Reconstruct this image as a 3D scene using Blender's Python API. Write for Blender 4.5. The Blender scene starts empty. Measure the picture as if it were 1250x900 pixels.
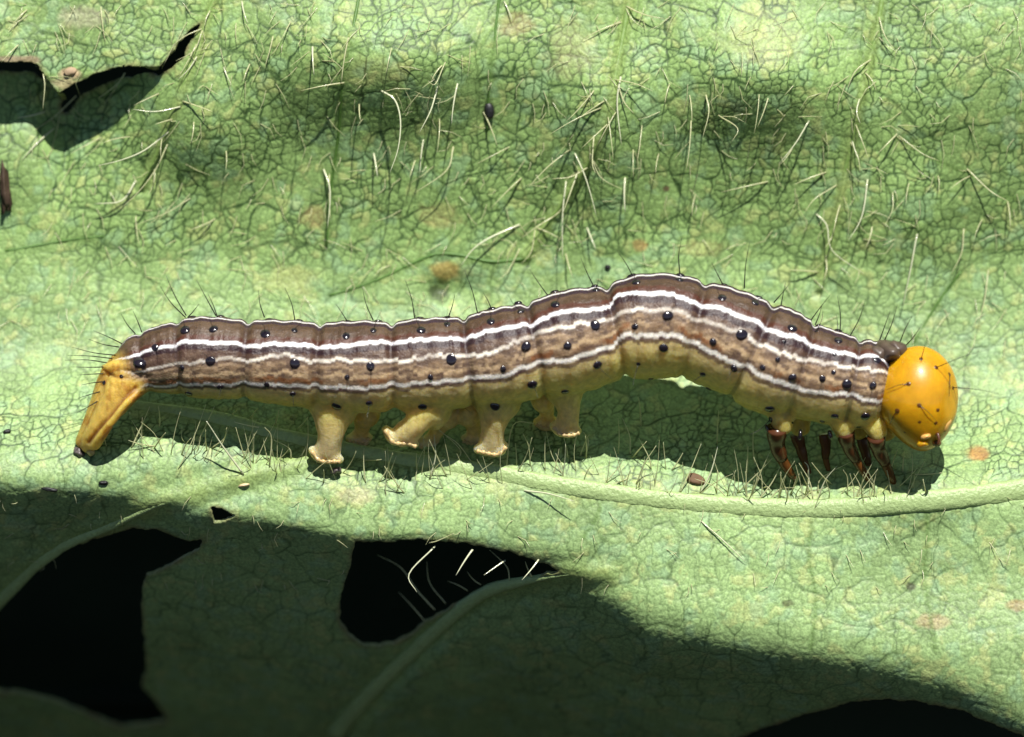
import bpy, math
import numpy as np
from mathutils import Vector, Matrix

rng = np.random.default_rng(7)
scene = bpy.context.scene
C = scene.collection

# ------------------------------------------------------------------ frame of the place
# The leaf hangs at a slope; its own frame is X (along the midrib), U (up the slope), W (out of the leaf).
# One unit is about 2.3 mm.  Points were measured on a 1250 x 900 plan of the leaf, 100 to the unit.
PITCH = math.radians(15)
Uv = np.array([0, math.sin(PITCH), math.cos(PITCH)])
Wv = np.array([0, -math.cos(PITCH), math.sin(PITCH)])
Xv = np.array([1.0, 0, 0])
FRAME = np.stack([Xv, Uv, Wv])            # rows

def to_world(a):                          # (n,3) leaf frame -> world
    return np.asarray(a, float) @ FRAME

def L(x, y, w=0.0):                       # plan -> leaf frame
    x, y, w = np.broadcast_arrays(np.asarray(x, float), np.asarray(y, float), np.asarray(w, float))
    return np.stack([(x - 625) / 100, (450 - y) / 100, w], -1)

# ------------------------------------------------------------------ camera
DIST = 80.0
cam_d = bpy.data.cameras.new('camera')
cam = bpy.data.objects.new('camera', cam_d); C.objects.link(cam)
cam.location = Vector(Wv * DIST)
cam.rotation_euler = (math.pi / 2 - PITCH, 0, 0)
cam_d.sensor_width = 36; cam_d.lens = 36 * DIST / 12.5
cam_d.clip_start = 1; cam_d.clip_end = 2000
cam_d.dof.use_dof = True; cam_d.dof.focus_distance = DIST - 0.35; cam_d.dof.aperture_fstop = 0.11
scene.camera = cam

# ------------------------------------------------------------------ sky and sun
SUN_L = np.array([0.13, 0.74, 0.66]); SUN_L /= np.linalg.norm(SUN_L)
SUN_W = SUN_L @ FRAME
elev = math.asin(SUN_W[2]); azim = math.atan2(SUN_W[0], SUN_W[1])
world = bpy.data.worlds.new('World'); scene.world = world; world.use_nodes = True
wn = world.node_tree.nodes; wl = world.node_tree.links
sky = wn.new('ShaderNodeTexSky'); sky.sky_type = 'NISHITA'; sky.sun_disc = False
sky.air_density = 0.75; sky.dust_density = 0.4; sky.altitude = 800
sky.sun_elevation = elev; sky.sun_rotation = azim
wl.new(sky.outputs[0], wn['Background'].inputs[0]); wn['Background'].inputs[1].default_value = 0.05
sd = bpy.data.lights.new('sun', 'SUN'); sd.energy = 5.0; sd.angle = math.radians(0.5); sd.color = (1.0, 0.97, 0.91)
sun = bpy.data.objects.new('sun', sd); C.objects.link(sun)
sun.rotation_euler = Vector(SUN_W).to_track_quat('Z', 'Y').to_euler()
sun.location = Vector(SUN_W * 40)
vs = scene.view_settings
vs.view_transform = 'Standard'; vs.look = 'None'; vs.gamma = 1; vs.exposure = 0.62; vs.use_curve_mapping = False

# ------------------------------------------------------------------ helpers
def smooth(a, lo, hi):
    t = np.clip((a - lo) / (hi - lo), 0, 1); return t * t * (3 - 2 * t)

_P = np.random.default_rng(99).random((256, 256, 4))
def vnoise(x, y, k=0):                    # 2-d value noise 0..1
    xi = np.floor(x).astype(int); yi = np.floor(y).astype(int); fx = x - xi; fy = y - yi
    fx = fx * fx * (3 - 2 * fx); fy = fy * fy * (3 - 2 * fy)
    g = lambda a, b: _P[(a + 37 * k) % 256, (b + 91 * k) % 256, k % 4]
    return (g(xi, yi) * (1 - fx) + g(xi + 1, yi) * fx) * (1 - fy) + (g(xi, yi + 1) * (1 - fx) + g(xi + 1, yi + 1) * fx) * fy
def fbm(x, y, k=0, n=4):
    s = 0; a = 0.5; t = 0
    for i in range(n):
        s = s + a * vnoise(x * 2 ** i + 17 * i, y * 2 ** i + 5 * i, k + i); t += a; a *= 0.5
    return s / t

def voronoi(x, y, cell, seed):            # distance to the border, id of the cell
    gx = x / cell; gy = y / cell
    ix = np.floor(gx).astype(int); iy = np.floor(gy).astype(int)
    J = np.random.default_rng(seed).random((256, 256, 3))
    d1 = np.full(x.shape, 9e9); d2 = d1.copy(); p1 = np.zeros(x.shape + (2,)); p2 = p1.copy(); cid = np.zeros(x.shape)
    for a in range(-2, 3):
        for b in range(-2, 3):
            jj = J[(ix + a) % 256, (iy + b) % 256]
            qx = ix + a + 0.08 + 0.84 * jj[..., 0]; qy = iy + b + 0.08 + 0.84 * jj[..., 1]
            d = (gx - qx) ** 2 + (gy - qy) ** 2
            m = d < d1; n = (~m) & (d < d2); q = np.stack([qx, qy], -1)
            p2 = np.where(m[..., None], p1, np.where(n[..., None], q, p2)); d2 = np.where(m, d1, np.where(n, d, d2))
            p1 = np.where(m[..., None], q, p1); d1 = np.where(m, d, d1); cid = np.where(m, jj[..., 2], cid)
    e = (d2 - d1) / (2 * np.sqrt(((p2 - p1) ** 2).sum(-1)) + 1e-6)
    return e * cell, cid

def catmull(pts, n=8):
    p = np.asarray(pts, float)
    if len(p) == 2:
        t = np.linspace(0, 1, n + 1)[:, None]; return p[0] * (1 - t) + p[1] * t
    q = np.vstack([2 * p[0] - p[1], p, 2 * p[-1] - p[-2]]); out = []
    for i in range(1, len(q) - 2):
        for t in np.linspace(0, 1, n, endpoint=False):
            a, b, c, d = q[i - 1], q[i], q[i + 1], q[i + 2]
            out.append(0.5 * ((2 * b) + (c - a) * t + (2 * a - 5 * b + 4 * c - d) * t * t + (3 * b - a - 3 * c + d) * t ** 3))
    out.append(p[-1]); return np.array(out)

def tube(pts, rad, ns=7, cap=True):       # closed tapered tube -> verts, faces
    pts = np.asarray(pts, float); n = len(pts); rad = np.broadcast_to(np.asarray(rad, float), (n,))
    tan = np.gradient(pts, axis=0); tan /= np.linalg.norm(tan, axis=1)[:, None] + 1e-9
    ref = np.array([0.31, 0.2, 0.93]); ref = ref - tan[0] * (ref @ tan[0]); ref /= np.linalg.norm(ref)
    V = []
    for i in range(n):
        ref = ref - tan[i] * (ref @ tan[i]); ref /= np.linalg.norm(ref) + 1e-9
        bi = np.cross(tan[i], ref); a = np.arange(ns) * 2 * math.pi / ns
        V.append(pts[i] + rad[i] * (np.cos(a)[:, None] * ref + np.sin(a)[:, None] * bi))
    V = np.vstack(V); F = []
    for i in range(n - 1):
        for j in range(ns):
            k = (j + 1) % ns
            F.append((i * ns + j, i * ns + k, (i + 1) * ns + k, (i + 1) * ns + j))
    if cap:
        F.append(tuple(range(ns))[::-1]); F.append(tuple((n - 1) * ns + j for j in range(ns)))
    return V, F

def mesh_of(name, V, F, m=None):
    me = bpy.data.meshes.new(name); me.from_pydata([tuple(v) for v in V], [], [tuple(f) for f in F])
    me.polygons.foreach_set('use_smooth', np.ones(len(me.polygons), bool))
    if m: me.materials.append(m)
    me.update(); return me

def big_mesh(name, V, Q, m):              # fast: V (n,3), Q (k,4)
    me = bpy.data.meshes.new(name); V = np.ascontiguousarray(V, np.float32); Q = np.ascontiguousarray(Q, np.int32)
    k = Q.shape[1]
    me.vertices.add(len(V)); me.vertices.foreach_set('co', V.ravel())
    me.loops.add(Q.size); me.loops.foreach_set('vertex_index', Q.ravel())
    me.polygons.add(len(Q)); me.polygons.foreach_set('loop_start', np.arange(len(Q), dtype=np.int32) * k)
    me.polygons.foreach_set('loop_total', np.full(len(Q), k, np.int32))
    me.polygons.foreach_set('use_smooth', np.ones(len(Q), bool))
    me.update(calc_edges=True); me.validate()
    me.materials.append(m); return me

def color_attr(me, name, arr):
    a = me.color_attributes.new(name, 'FLOAT_COLOR', 'POINT')
    full = np.ones((len(arr), 4), np.float32); full[:, :arr.shape[1]] = arr
    a.data.foreach_set('color', full.ravel())

def thing(name, label, cat, loc, group=None):
    o = bpy.data.objects.new(name, None); C.objects.link(o); o.location = Vector(loc); o.empty_display_size = 0.2
    o['label'] = label; o['category'] = cat
    if group: o['group'] = group
    return o

def part(name, me, parent, origin):       # mesh given in world space; origin = world origin of the part
    o = bpy.data.objects.new(name, me); C.objects.link(o)
    o.parent = parent; o.location = Vector(origin); return o

def part_lf(name, V, F, m, parent, root_world, kind=None, parent_world=None):
    """mesh part from leaf-frame vertices; its origin stays at the thing's base"""
    me = mesh_of(name, to_world(V) - root_world, F, m)
    o = bpy.data.objects.new(name, me); C.objects.link(o); o.parent = parent
    if kind: o['kind'] = kind
    return o

# ------------------------------------------------------------------ materials
def new_mat(name):
    m = bpy.data.materials.new(name); m.use_nodes = True
    return m, m.node_tree.nodes, m.node_tree.links, m.node_tree.nodes['Principled BSDF']

def simple_mat(name, col, rough=0.4, spec=0.5, noise=0.25, scale=8, sss=0.0, coat=0.0, trans=0.0, bump=0.0):
    m, n, l, b = new_mat(name)
    tc = n.new('ShaderNodeTexCoord'); nz = n.new('ShaderNodeTexNoise'); nz.inputs['Scale'].default_value = scale; nz.inputs['Detail'].default_value = 5
    l.new(tc.outputs['Object'], nz.inputs['Vector'])
    mx = n.new('ShaderNodeMix'); mx.data_type = 'RGBA'
    mx.inputs['A'].default_value = tuple(c * (1 - noise) for c in col) + (1,); mx.inputs['B'].default_value = tuple(min(1, c * (1 + noise)) for c in col) + (1,)
    l.new(nz.outputs['Fac'], mx.inputs['Factor']); l.new(mx.outputs['Result'], b.inputs['Base Color'])
    b.inputs['Roughness'].default_value = rough; b.inputs['Specular IOR Level'].default_value = spec
    b.inputs['Subsurface Weight'].default_value = sss; b.inputs['Subsurface Radius'].default_value = (0.25, 0.12, 0.04); b.inputs['Subsurface Scale'].default_value = 0.5
    b.inputs['Coat Weight'].default_value = coat; b.inputs['Coat Roughness'].default_value = 0.06
    if bump:
        bp = n.new('ShaderNodeBump'); bp.inputs['Strength'].default_value = bump; bp.inputs['Distance'].default_value = 0.02
        l.new(nz.outputs['Fac'], bp.inputs['Height']); l.new(bp.outputs[0], b.inputs['Normal'])
    if trans:
        tr = n.new('ShaderNodeBsdfTranslucent'); l.new(mx.outputs['Result'], tr.inputs['Color'])
        ms = n.new('ShaderNodeMixShader'); ms.inputs[0].default_value = trans
        l.new(b.outputs[0], ms.inputs[1]); l.new(tr.outputs[0], ms.inputs[2]); l.new(ms.outputs[0], n['Material Output'].inputs['Surface'])
    return m

def leaf_mat():
    m, n, l, b = new_mat('leaf_underside')
    at = n.new('ShaderNodeVertexColor'); at.layer_name = 'pigment'
    tc = n.new('ShaderNodeTexCoord')
    nz = n.new('ShaderNodeTexNoise'); nz.inputs['Scale'].default_value = 34; nz.inputs['Detail'].default_value = 6; l.new(tc.outputs['Object'], nz.inputs['Vector'])
    hsv = n.new('ShaderNodeHueSaturation'); l.new(at.outputs['Color'], hsv.inputs['Color'])
    mr = n.new('ShaderNodeMapRange'); mr.inputs['From Min'].default_value = .25; mr.inputs['From Max'].default_value = .75; mr.inputs['To Min'].default_value = .62; mr.inputs['To Max'].default_value = 1.36
    l.new(nz.outputs['Fac'], mr.inputs['Value']); l.new(mr.outputs[0], hsv.inputs['Value'])
    l.new(hsv.outputs[0], b.inputs['Base Color'])
    b.inputs['Roughness'].default_value = 0.5; b.inputs['Specular IOR Level'].default_value = 0.35
    bp = n.new('ShaderNodeBump'); bp.inputs['Strength'].default_value = 0.55; bp.inputs['Distance'].default_value = 0.012
    l.new(nz.outputs['Fac'], bp.inputs['Height']); l.new(bp.outputs[0], b.inputs['Normal'])
    tr = n.new('ShaderNodeBsdfTranslucent'); l.new(hsv.outputs[0], tr.inputs['Color'])
    ms = n.new('ShaderNodeMixShader'); ms.inputs[0].default_value = 0.06
    l.new(b.outputs[0], ms.inputs[1]); l.new(tr.outputs[0], ms.inputs[2]); l.new(ms.outputs[0], n['Material Output'].inputs['Surface'])
    return m

def skin_mat():
    m, n, l, b = new_mat('caterpillar_skin')
    at = n.new('ShaderNodeVertexColor'); at.layer_name = 'pigment'
    tc = n.new('ShaderNodeTexCoord')
    nz = n.new('ShaderNodeTexNoise'); nz.inputs['Scale'].default_value = 16; nz.inputs['Detail'].default_value = 6; l.new(tc.outputs['Object'], nz.inputs['Vector'])
    hsv = n.new('ShaderNodeHueSaturation'); l.new(at.outputs['Color'], hsv.inputs['Color'])
    mr = n.new('ShaderNodeMapRange'); mr.inputs['From Min'].default_value = .25; mr.inputs['From Max'].default_value = .75; mr.inputs['To Min'].default_value = .78; mr.inputs['To Max'].default_value = 1.22
    l.new(nz.outputs['Fac'], mr.inputs['Value']); l.new(mr.outputs[0], hsv.inputs['Value']); l.new(hsv.outputs[0], b.inputs['Base Color'])
    b.inputs['Roughness'].default_value = 0.42; b.inputs['Specular IOR Level'].default_value = 0.36
    fl = n.new('ShaderNodeVertexColor'); fl.layer_name = 'flesh'; l.new(fl.outputs['Color'], b.inputs['Subsurface Weight']); b.inputs['Subsurface Radius'].default_value = (0.45, 0.34, 0.13); b.inputs['Subsurface Scale'].default_value = 0.8
    nz2 = n.new('ShaderNodeTexNoise'); nz2.inputs['Scale'].default_value = 42; nz2.inputs['Detail'].default_value = 4; l.new(tc.outputs['Object'], nz2.inputs['Vector'])
    bp = n.new('ShaderNodeBump'); bp.inputs['Strength'].default_value = 0.5; bp.inputs['Distance'].default_value = 0.02
    l.new(nz2.outputs['Fac'], bp.inputs['Height']); l.new(bp.outputs[0], b.inputs['Normal'])
    return m

M_leaf = leaf_mat(); M_skin = skin_mat()
M_midrib = simple_mat('midrib_green', (0.30, 0.40, 0.16), 0.42, 0.5, 0.30, 22, bump=0.9)
M_vein = simple_mat('vein_green', (0.18, 0.28, 0.07), 0.45, 0.5, 0.25, 16, bump=0.4)
M_vein_dark = simple_mat('vein_dark_green', (0.07, 0.15, 0.025), 0.5, 0.4, 0.25, 16, bump=0.4)
M_hair = simple_mat('leaf_hair', (0.74, 0.74, 0.46), 0.22, 0.9, 0.15, 30, trans=0.5)
M_hair_pale = simple_mat('leaf_hair_white', (0.72, 0.73, 0.50), 0.16, 1.0, 0.08, 30, trans=0.25)
M_hole_backing = simple_mat('hole_backing', (0.010, 0.017, 0.007), 0.6, 0.2, 0.4, 1.5)  # near-black, for the sheet added behind the holes
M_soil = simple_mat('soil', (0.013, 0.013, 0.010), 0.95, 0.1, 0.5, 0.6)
M_black = simple_mat('black_wart', (0.012, 0.008, 0.012), 0.16, 0.7, 0.2, 20, coat=0.3)
M_bristle = simple_mat('black_bristle', (0.02, 0.018, 0.014), 0.3, 0.5, 0.2, 20)
M_head = simple_mat('orange_head_capsule', (0.52, 0.262, 0.004), 0.36, 0.3, 0.38, 6, sss=0.6, coat=0.5, bump=0.25)
M_mouth = simple_mat('pale_mouth_plate', (0.60, 0.33, 0.09), 0.28, 0.5, 0.2, 12, sss=0.2)
M_legbrown = simple_mat('brown_leg', (0.080, 0.027, 0.008), 0.26, 0.5, 0.08, 6)
M_legtip = simple_mat('amber_leg_tip', (0.11, 0.040, 0.008), 0.24, 0.5, 0.2, 6)
M_shield = simple_mat('brown_shield', (0.075, 0.052, 0.038), 0.38, 0.45, 0.9, 6)
M_hook = simple_mat('pale_hook_rim', (0.50, 0.36, 0.16), 0.3, 0.5, 0.25, 14, sss=0.2)
M_pad = simple_mat('dark_foot_pad', (0.10, 0.08, 0.075), 0.35, 0.5, 0.3, 14)
M_debris = simple_mat('dry_brown_scrap', (0.12, 0.07, 0.035), 0.7, 0.3, 0.5, 10, bump=0.8)
M_speck = simple_mat('black_speck', (0.012, 0.012, 0.012), 0.5, 0.4, 0.3, 20)
M_glint_bead, _n, _l, _b = new_mat('clear_glint_bead')
_b.inputs['Transmission Weight'].default_value = 1; _b.inputs['Roughness'].default_value = 0.02; _b.inputs['IOR'].default_value = 1.33

# ------------------------------------------------------------------ shape of the leaf
CREST = np.array([(-600, 560), (0, 566), (110, 560), (160, 552), (200, 546), (250, 552), (320, 562), (380, 572), (440, 592), (520, 588), (600, 584), (680, 580), (760, 592), (850, 606), (1000, 613), (1100, 608), (1180, 600), (1250, 592), (1900, 560)], float)
FOLD = np.array([(-600, 590), (0, 594), (100, 600), (200, 611), (260, 626), (350, 640), (430, 656), (500, 656), (560, 660), (620, 673), (690, 696), (780, 738), (900, 772), (1050, 812), (1150, 838), (1250, 890), (1400, 960), (1900, 1160)], float)
TEAR = np.array([(-600, 60), (0, 77), (37, 76), (45, 84), (55, 96), (72, 119), (91, 104), (114, 94), (148, 82), (198, 81), (215, 64), (240, 29), (246, 10)], float)

_d = np.linspace(-14, 18, 3201)
_knots = np.array([(-14, -.05), (-1.0, -.05), (-.25, -.10), (0.05, -.55), (0.3, -.80), (1.0, -.80), (1.5, -.22), (2.4, -.06), (2.9, .10), (3.4, .31), (4.5, .28), (5.2, .02), (6.2, -.12), (8, 0), (18, .1)])
_slope = np.interp(_d, _knots[:, 0], _knots[:, 1])
_prof = np.cumsum(_slope) * (_d[1] - _d[0]); _prof -= np.interp(0, _d, _prof)

#        x    y    sx   sy   height
BUMPS = [(440, 30, 170, 90, .10), (930, 60, 120, 80, .08), (1125, 592, 80, 48, .20), (470, 75, 125, 66, .42), (610, 130, 45, 60, -.08), (725, 140, 62, 70, .26), (930, 100, 100, 64, .38), (240, 145, 85, 72, .32), (1180, 110, 110, 110, .10),
         (860, 260, 120, 60, -.05), (560, 355, 40, 22, -.12), (350, 260, 90, 60, .06), (1100, 260, 120, 60, .08), (150, 260, 100, 50, .08), (730, 240, 70, 60, .06),
         (260, 600, 60, 22, -.03), (900, 690, 150, 50, .05), (535, 352, 16, 14, -.10), (1040, 40, 60, 60, -.06), (640, 20, 80, 50, -.05)]

def leaf_base(x, y):
    x = np.asarray(x, float); y = np.asarray(y, float)
    yc = np.interp(x, CREST[:, 0], CREST[:, 1])
    w = np.interp((yc - y) / 100, _d, _prof)
    for bx, by, sx, sy, h in BUMPS:
        w = w + h * np.exp(-((x - bx) / sx) ** 2 - ((y - by) / sy) ** 2)
    w = w + 0.09 * (fbm(x / 90 + 40, y / 90 + 11, 1, 3) - .5) * smooth(yc - y, 130, 220)
    w = w + 0.03 * (fbm(x / 45 + 4, y / 45 + 31, 2, 2) - .5)
    w = w + .22
    e = (np.interp(x, FOLD[:, 0], FOLD[:, 1]) - y) / 100 - 0.02
    tau = np.interp(x, [-600, 250, 420, 600, 700, 900, 1250, 1900], [.06, .06, .04, .06, .13, .17, .17, .3])
    st = np.interp(x, [0, 430, 600, 800, 1250], [1.22, 1.22, 1.5, 1.75, 1.6])
    two = smooth(x, 690, 800) * (1 - smooth(x, 980, 1200))       # the lobe on the right first leans, then turns under
    s1 = st * (1 - two) + .76 * two; s2 = (st - .55) * two
    off = .10 + .34 * smooth(x, 690, 800) * (1 - smooth(x, 820, 1100))
    w = w - s1 * tau * np.logaddexp(0, -e / tau) - s2 * .16 * np.logaddexp(0, -(e + off) / .16) - .28 * np.clip(-e - .9, 0, 9) ** 2 * (1 - smooth(x, 600, 800))
    # roll on the right of the second hole stands proud of the flap
    rx = np.interp(y, [690, 703, 712, 725, 760, 800, 850, 900, 1100], [760, 690, 640, 592, 546, 503, 452, 412, 260])
    w = w + 0.42 * smooth(x - rx, -10, 40) * smooth(y, 695, 810) * (1 - .6 * smooth(x - rx, 80, 420))
    # torn place: the sheet below the tear lies deeper
    yt = np.interp(x, TEAR[:, 0], TEAR[:, 1])
    below = (y - yt) / 100
    amp = 0.62 * (1 - smooth(x, 90, 238))
    w = w - amp * np.where(below > 0, np.exp(-np.clip(below, 0, 9) ** 2 / 0.9), 0)
    w = w + 0.12 * (1 - smooth(x, 120, 250)) * np.where(below <= 0, np.exp(-(below / .5) ** 2), 0)
    return w

def in_poly(x, y, poly):
    p = np.asarray(poly, float); c = np.zeros(x.shape, bool); j = len(p) - 1
    for i in range(len(p)):
        xi, yi = p[i]; xj, yj = p[j]
        c ^= ((yi > y) != (yj > y)) & (x < (xj - xi) * (y - yi) / (yj - yi + 1e-9) + xi); j = i
    return c

HOLES = [
    [(-60, 780), (0, 733), (35, 701), (60, 683), (86, 669), (138, 652), (160, 646), (190, 648), (212, 655), (230, 664), (247, 660), (240, 672), (219, 684), (196, 696), (173, 704), (166, 722), (164, 750), (163, 795), (161, 836), (153, 854), (168, 875), (180, 905), (120, 915), (75, 894), (40, 876), (0, 866), (-60, 860)],
    [(435, 661), (470, 662), (530, 659), (582, 665), (634, 677), (662, 688), (682, 697), (651, 705), (610, 714), (580, 727), (545, 748), (518, 764), (495, 782), (478, 791), (458, 795), (438, 793), (424, 782), (412, 762), (416, 728), (426, 698)],
    [(259, 620), (270, 621), (288, 629), (276, 634), (262, 637)],
    [(244, 26), (232, 45), (222, 66), (206, 83), (192, 88), (183, 86), (198, 78), (212, 58), (228, 38)],
    [(186, 84), (160, 88), (132, 94), (110, 101), (92, 111), (80, 125), (70, 133), (66, 124), (72, 112), (90, 101), (114, 91), (148, 80), (170, 79)],
    [(48, 90), (40, 88), (34, 82), (0, 83), (-40, 80), (-40, 74), (0, 76), (34, 75), (44, 78)],
    [(900, 915), (940, 896), (975, 882), (1006, 871), (1040, 860), (1075, 855), (1128, 858), (1170, 868), (1205, 882), (1262, 905), (1300, 960), (1100, 990), (900, 980)],
]

# ------------------------------------------------------------------ veins
VEINS = [  # dark?, radius, points
    (0, .030, [(1085, -40), (1075, 20), (1062, 80), (1046, 150), (1034, 210), (1018, 290), (1005, 350)]),
    (0, .034, [(775, -40), (765, 20), (752, 90), (742, 140), (722, 190), (690, 240), (660, 285), (640, 312)]),
    (1, .022, [(645, 314), (600, 318), (560, 310), (530, 309), (498, 322), (455, 342), (400, 360)]),
    (1, .020, [(440, -20), (430, 40), (418, 100), (412, 160), (402, 230), (396, 300)]),
    (0, .028, [(272, -30), (255, 10), (243, 50), (228, 90), (212, 130), (195, 170), (170, 225)]),
    (1, .016, [(0, 305), (40, 298), (80, 291), (120, 287)]),
    (1, .015, [(610, -10), (604, 40), (597, 100), (594, 160)]),
    (1, .012, [(1250, 240), (1225, 236), (1185, 210), (1150, 196), (1105, 168)]),
    (1, .014, [(1180, 330), (1150, 370), (1120, 420)]),
    (1, .012, [(1125, 610), (1130, 650), (1126, 700), (1134, 760), (1138, 790)]),
    (1, .012, [(990, 625), (986, 680), (994, 730), (988, 790)]),
    (1, .011, [(735, 608), (728, 630), (712, 655)]),
]
LEFT_VEIN = [(-60, 785), (-20, 745), (0, 727), (35, 694), (60, 676), (86, 661), (138, 640), (190, 616), (240, 601), (300, 582), (370, 562), (410, 556)]
ROLL_VEIN = [(400, 915), (452, 850), (503, 800), (546, 760), (592, 725), (640, 710), (690, 701), (740, 700)]
MIDRIB = [(140, 488), (170, 496), (270, 513), (340, 532), (440, 553), (520, 566), (600, 577), (680, 592), (800, 609), (900, 618), (1000, 621), (1100, 614), (1180, 606), (1250, 597), (1420, 575), (1650, 540)]

# ------------------------------------------------------------------ leaf blade
def axis(lo, a, b, hi, st):
    mid = np.arange(a, b, st); out = [mid[0]]; s = st; left = []
    while out[-1] > lo and len(left) < 400: s *= 1.12; out.append(out[-1] - s); left.append(out[-1])
    s = st; right = [mid[-1]]; r = []
    while right[-1] < hi: s *= 1.12; right.append(right[-1] + s); r.append(right[-1])
    return np.array(left[::-1] + list(mid) + r)

STEP = 1.4
gx = axis(-520, -30, 1280, 1760, STEP); gy = axis(-1200, -30, 930, 1010, STEP)
GX, GY = np.meshgrid(gx, gy)
GW = leaf_base(GX, GY)
# arc length down the columns so that the mesh of veinlets keeps its size where the leaf slopes
du = np.diff(gy)[:, None] / 100
dw = np.clip(np.diff(GW, axis=0), -2 * du, 2 * du)
arc = np.vstack([np.zeros((1, GX.shape[1])), np.cumsum(np.sqrt(du ** 2 + dw ** 2), 0)])
arc = arc - arc[np.argmin(abs(gy - 610))][None, :]
cx = GX / 100; wx = cx + 0.07 * (fbm(cx * 4, arc * 4, 0, 2) - .5) * 2; wy = arc + 0.07 * (fbm(cx * 4 + 50, arc * 4 + 9, 3, 2) - .5) * 2
e1, id1 = voronoi(wx + 30 + .03 * (vnoise(cx * 16, arc * 16, 1) - .5), wy + 30 + .03 * (vnoise(cx * 16 + 7, arc * 16, 3) - .5), 0.112, 3)
e2, id2 = voronoi(wx + 30 + .1 * (vnoise(cx * 9, arc * 9, 2) - .5), wy * .85 + 30, 0.46, 5)
e3, id3 = voronoi(wx * 1.0 + 60, wy * .5 + 30, 1.3, 8)
yc = np.interp(GX, CREST[:, 0], CREST[:, 1])
lower = smooth(GY - yc, -20, 30)
brk = smooth(fbm(cx * 2.2 + 3, arc * 2.2, 1, 3), .34, .58)
brk2 = smooth(fbm(cx * 1.6 + 13, arc * 1.6 + 7, 2, 3), .36, .56)
l1 = (1 - smooth(e1, .001, .0170)) * (0.34 + .66 * brk) * (1 - .60 * lower)
l2 = (1 - smooth(e2, .003, .020)) * (0.40 + .60 * brk2) * (1 - .35 * lower)
l3 = (1 - smooth(e3, .003, .016)) * .7 * (1 - lower * .4)
calm = smooth(GY, 270, 350) * (1 - smooth(GY, 470, 500)) * (1 - .5 * smooth(GX, 850, 1000))
line = np.clip(np.maximum(np.maximum(l1 * (1 - .45 * calm), l2 * (1 - .40 * calm)), l3 * (1 - .4 * calm)), 0, 1)
dome = np.minimum(e1 / .055, 1.0); dome = dome * (2 - dome)
dome2 = np.minimum(e2 / .14, 1.0); dome2 = dome2 * (2 - dome2)
relief = 0.0055 * dome + 0.007 * dome2 + 0.003 * (id1 - .5)
fade = smooth(GX, -120, -30) * (1 - smooth(GX, 1280, 1370)) * smooth(GY, -120, -30) * (1 - smooth(GY, 930, 1000))
GW = GW + (relief - .012) * fade

base = np.array([0.226, 0.346, 0.110])
pal = np.empty(GX.shape + (3,)); pal[:] = base
mott = fbm(cx * .9 + 9, arc * .9 + 2, 0, 4)
pal = pal + np.array([.026, .024, .032]) * smooth(GY, 260, 420)[..., None]
pal *= (0.92 + .18 * id1[..., None]) * (0.80 + .42 * mott[..., None])
yel = smooth(.45 * id1 + 1.1 * fbm(cx * 6, arc * 6 + 80, 3, 3), .85, 1.15)[..., None]
pal = pal * (1 - .45 * yel) + np.array([.42, .43, .16]) * .45 * yel
blu = smooth(fbm(cx * 5 + 7, arc * 5, 2, 3), .55, .72)[..., None] * .35
pal = pal * (1 - blu) + np.array([.24, .40, .24]) * blu
pal = pal * (1 - .95 * line[..., None]) + np.array([.026, .062, .014]) * .95 * line[..., None]
STAINS_PITS = [(545, 330, 22, 14, .8, (.34, .24, .07)), (536, 356, 14, 11, .85, (.035, .05, .015)), (597, 133, 7, 13, .9, (.012, .016, .01)), (1195, 553, 14, 9, .8, (.34, .17, .05)),  # real stains, plus a dent and a hole whose darkness is painted in
          (630, 28, 26, 16, .45, (.36, .27, .12)), (783, 297, 10, 8, .6, (.38, .2, .07)), (535, 262, 28, 16, .4, (.33, .26, .10)), (82, 88, 13, 8, .9, (.42, .30, .18)), (76, 102, 22, 8, .8, (.36, .30, .16)),
          (435, 605, 22, 10, .5, (.42, .36, .2)), (1240, 738, 16, 7, .6, (.33, .2, .09)), (1110, 715, 6, 5, .8, (.05, .05, .02)), (1135, 757, 22, 10, .5, (.36, .22, .12)), (960, 735, 8, 4, .7, (.06, .06, .02)),
          (380, 262, 16, 16, .5, (.34, .25, .1)), (100, 18, 30, 14, .5, (.4, .36, .24)), (350, 340, 40, 18, .35, (.38, .34, .12)), (20, 72, 40, 6, .85, (.30, .22, .14)), (860, 300, 30, 12, .3, (.4, .32, .12)),
          (700, 60, 30, 40, .3, (.38, .34, .16)), (930, 45, 60, 30, .3, (.42, .42, .18)), (560, 690, 1, 1, 0, (.3, .3, .3)), (130, 590, 6, 3, .8, (.03, .04, .02)), (815, 228, 5, 4, .8, (.1, .04, .03)), (455, 85, 40, 20, .2, (.36, .3, .12))]
for sx_, sy_, rx_, ry_, k_, c_ in STAINS_PITS:
    r2 = ((GX - sx_) / rx_) ** 2 + ((GY - sy_) / ry_) ** 2
    f_ = (k_ * (1 - smooth(np.sqrt(r2) + .9 * (fbm(cx * 8, arc * 8, 1, 3) - .5), .55, 1.25)))[..., None]
    pal = pal * (1 - f_) + np.array(c_) * (.8 + .4 * id1[..., None]) * f_
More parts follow.
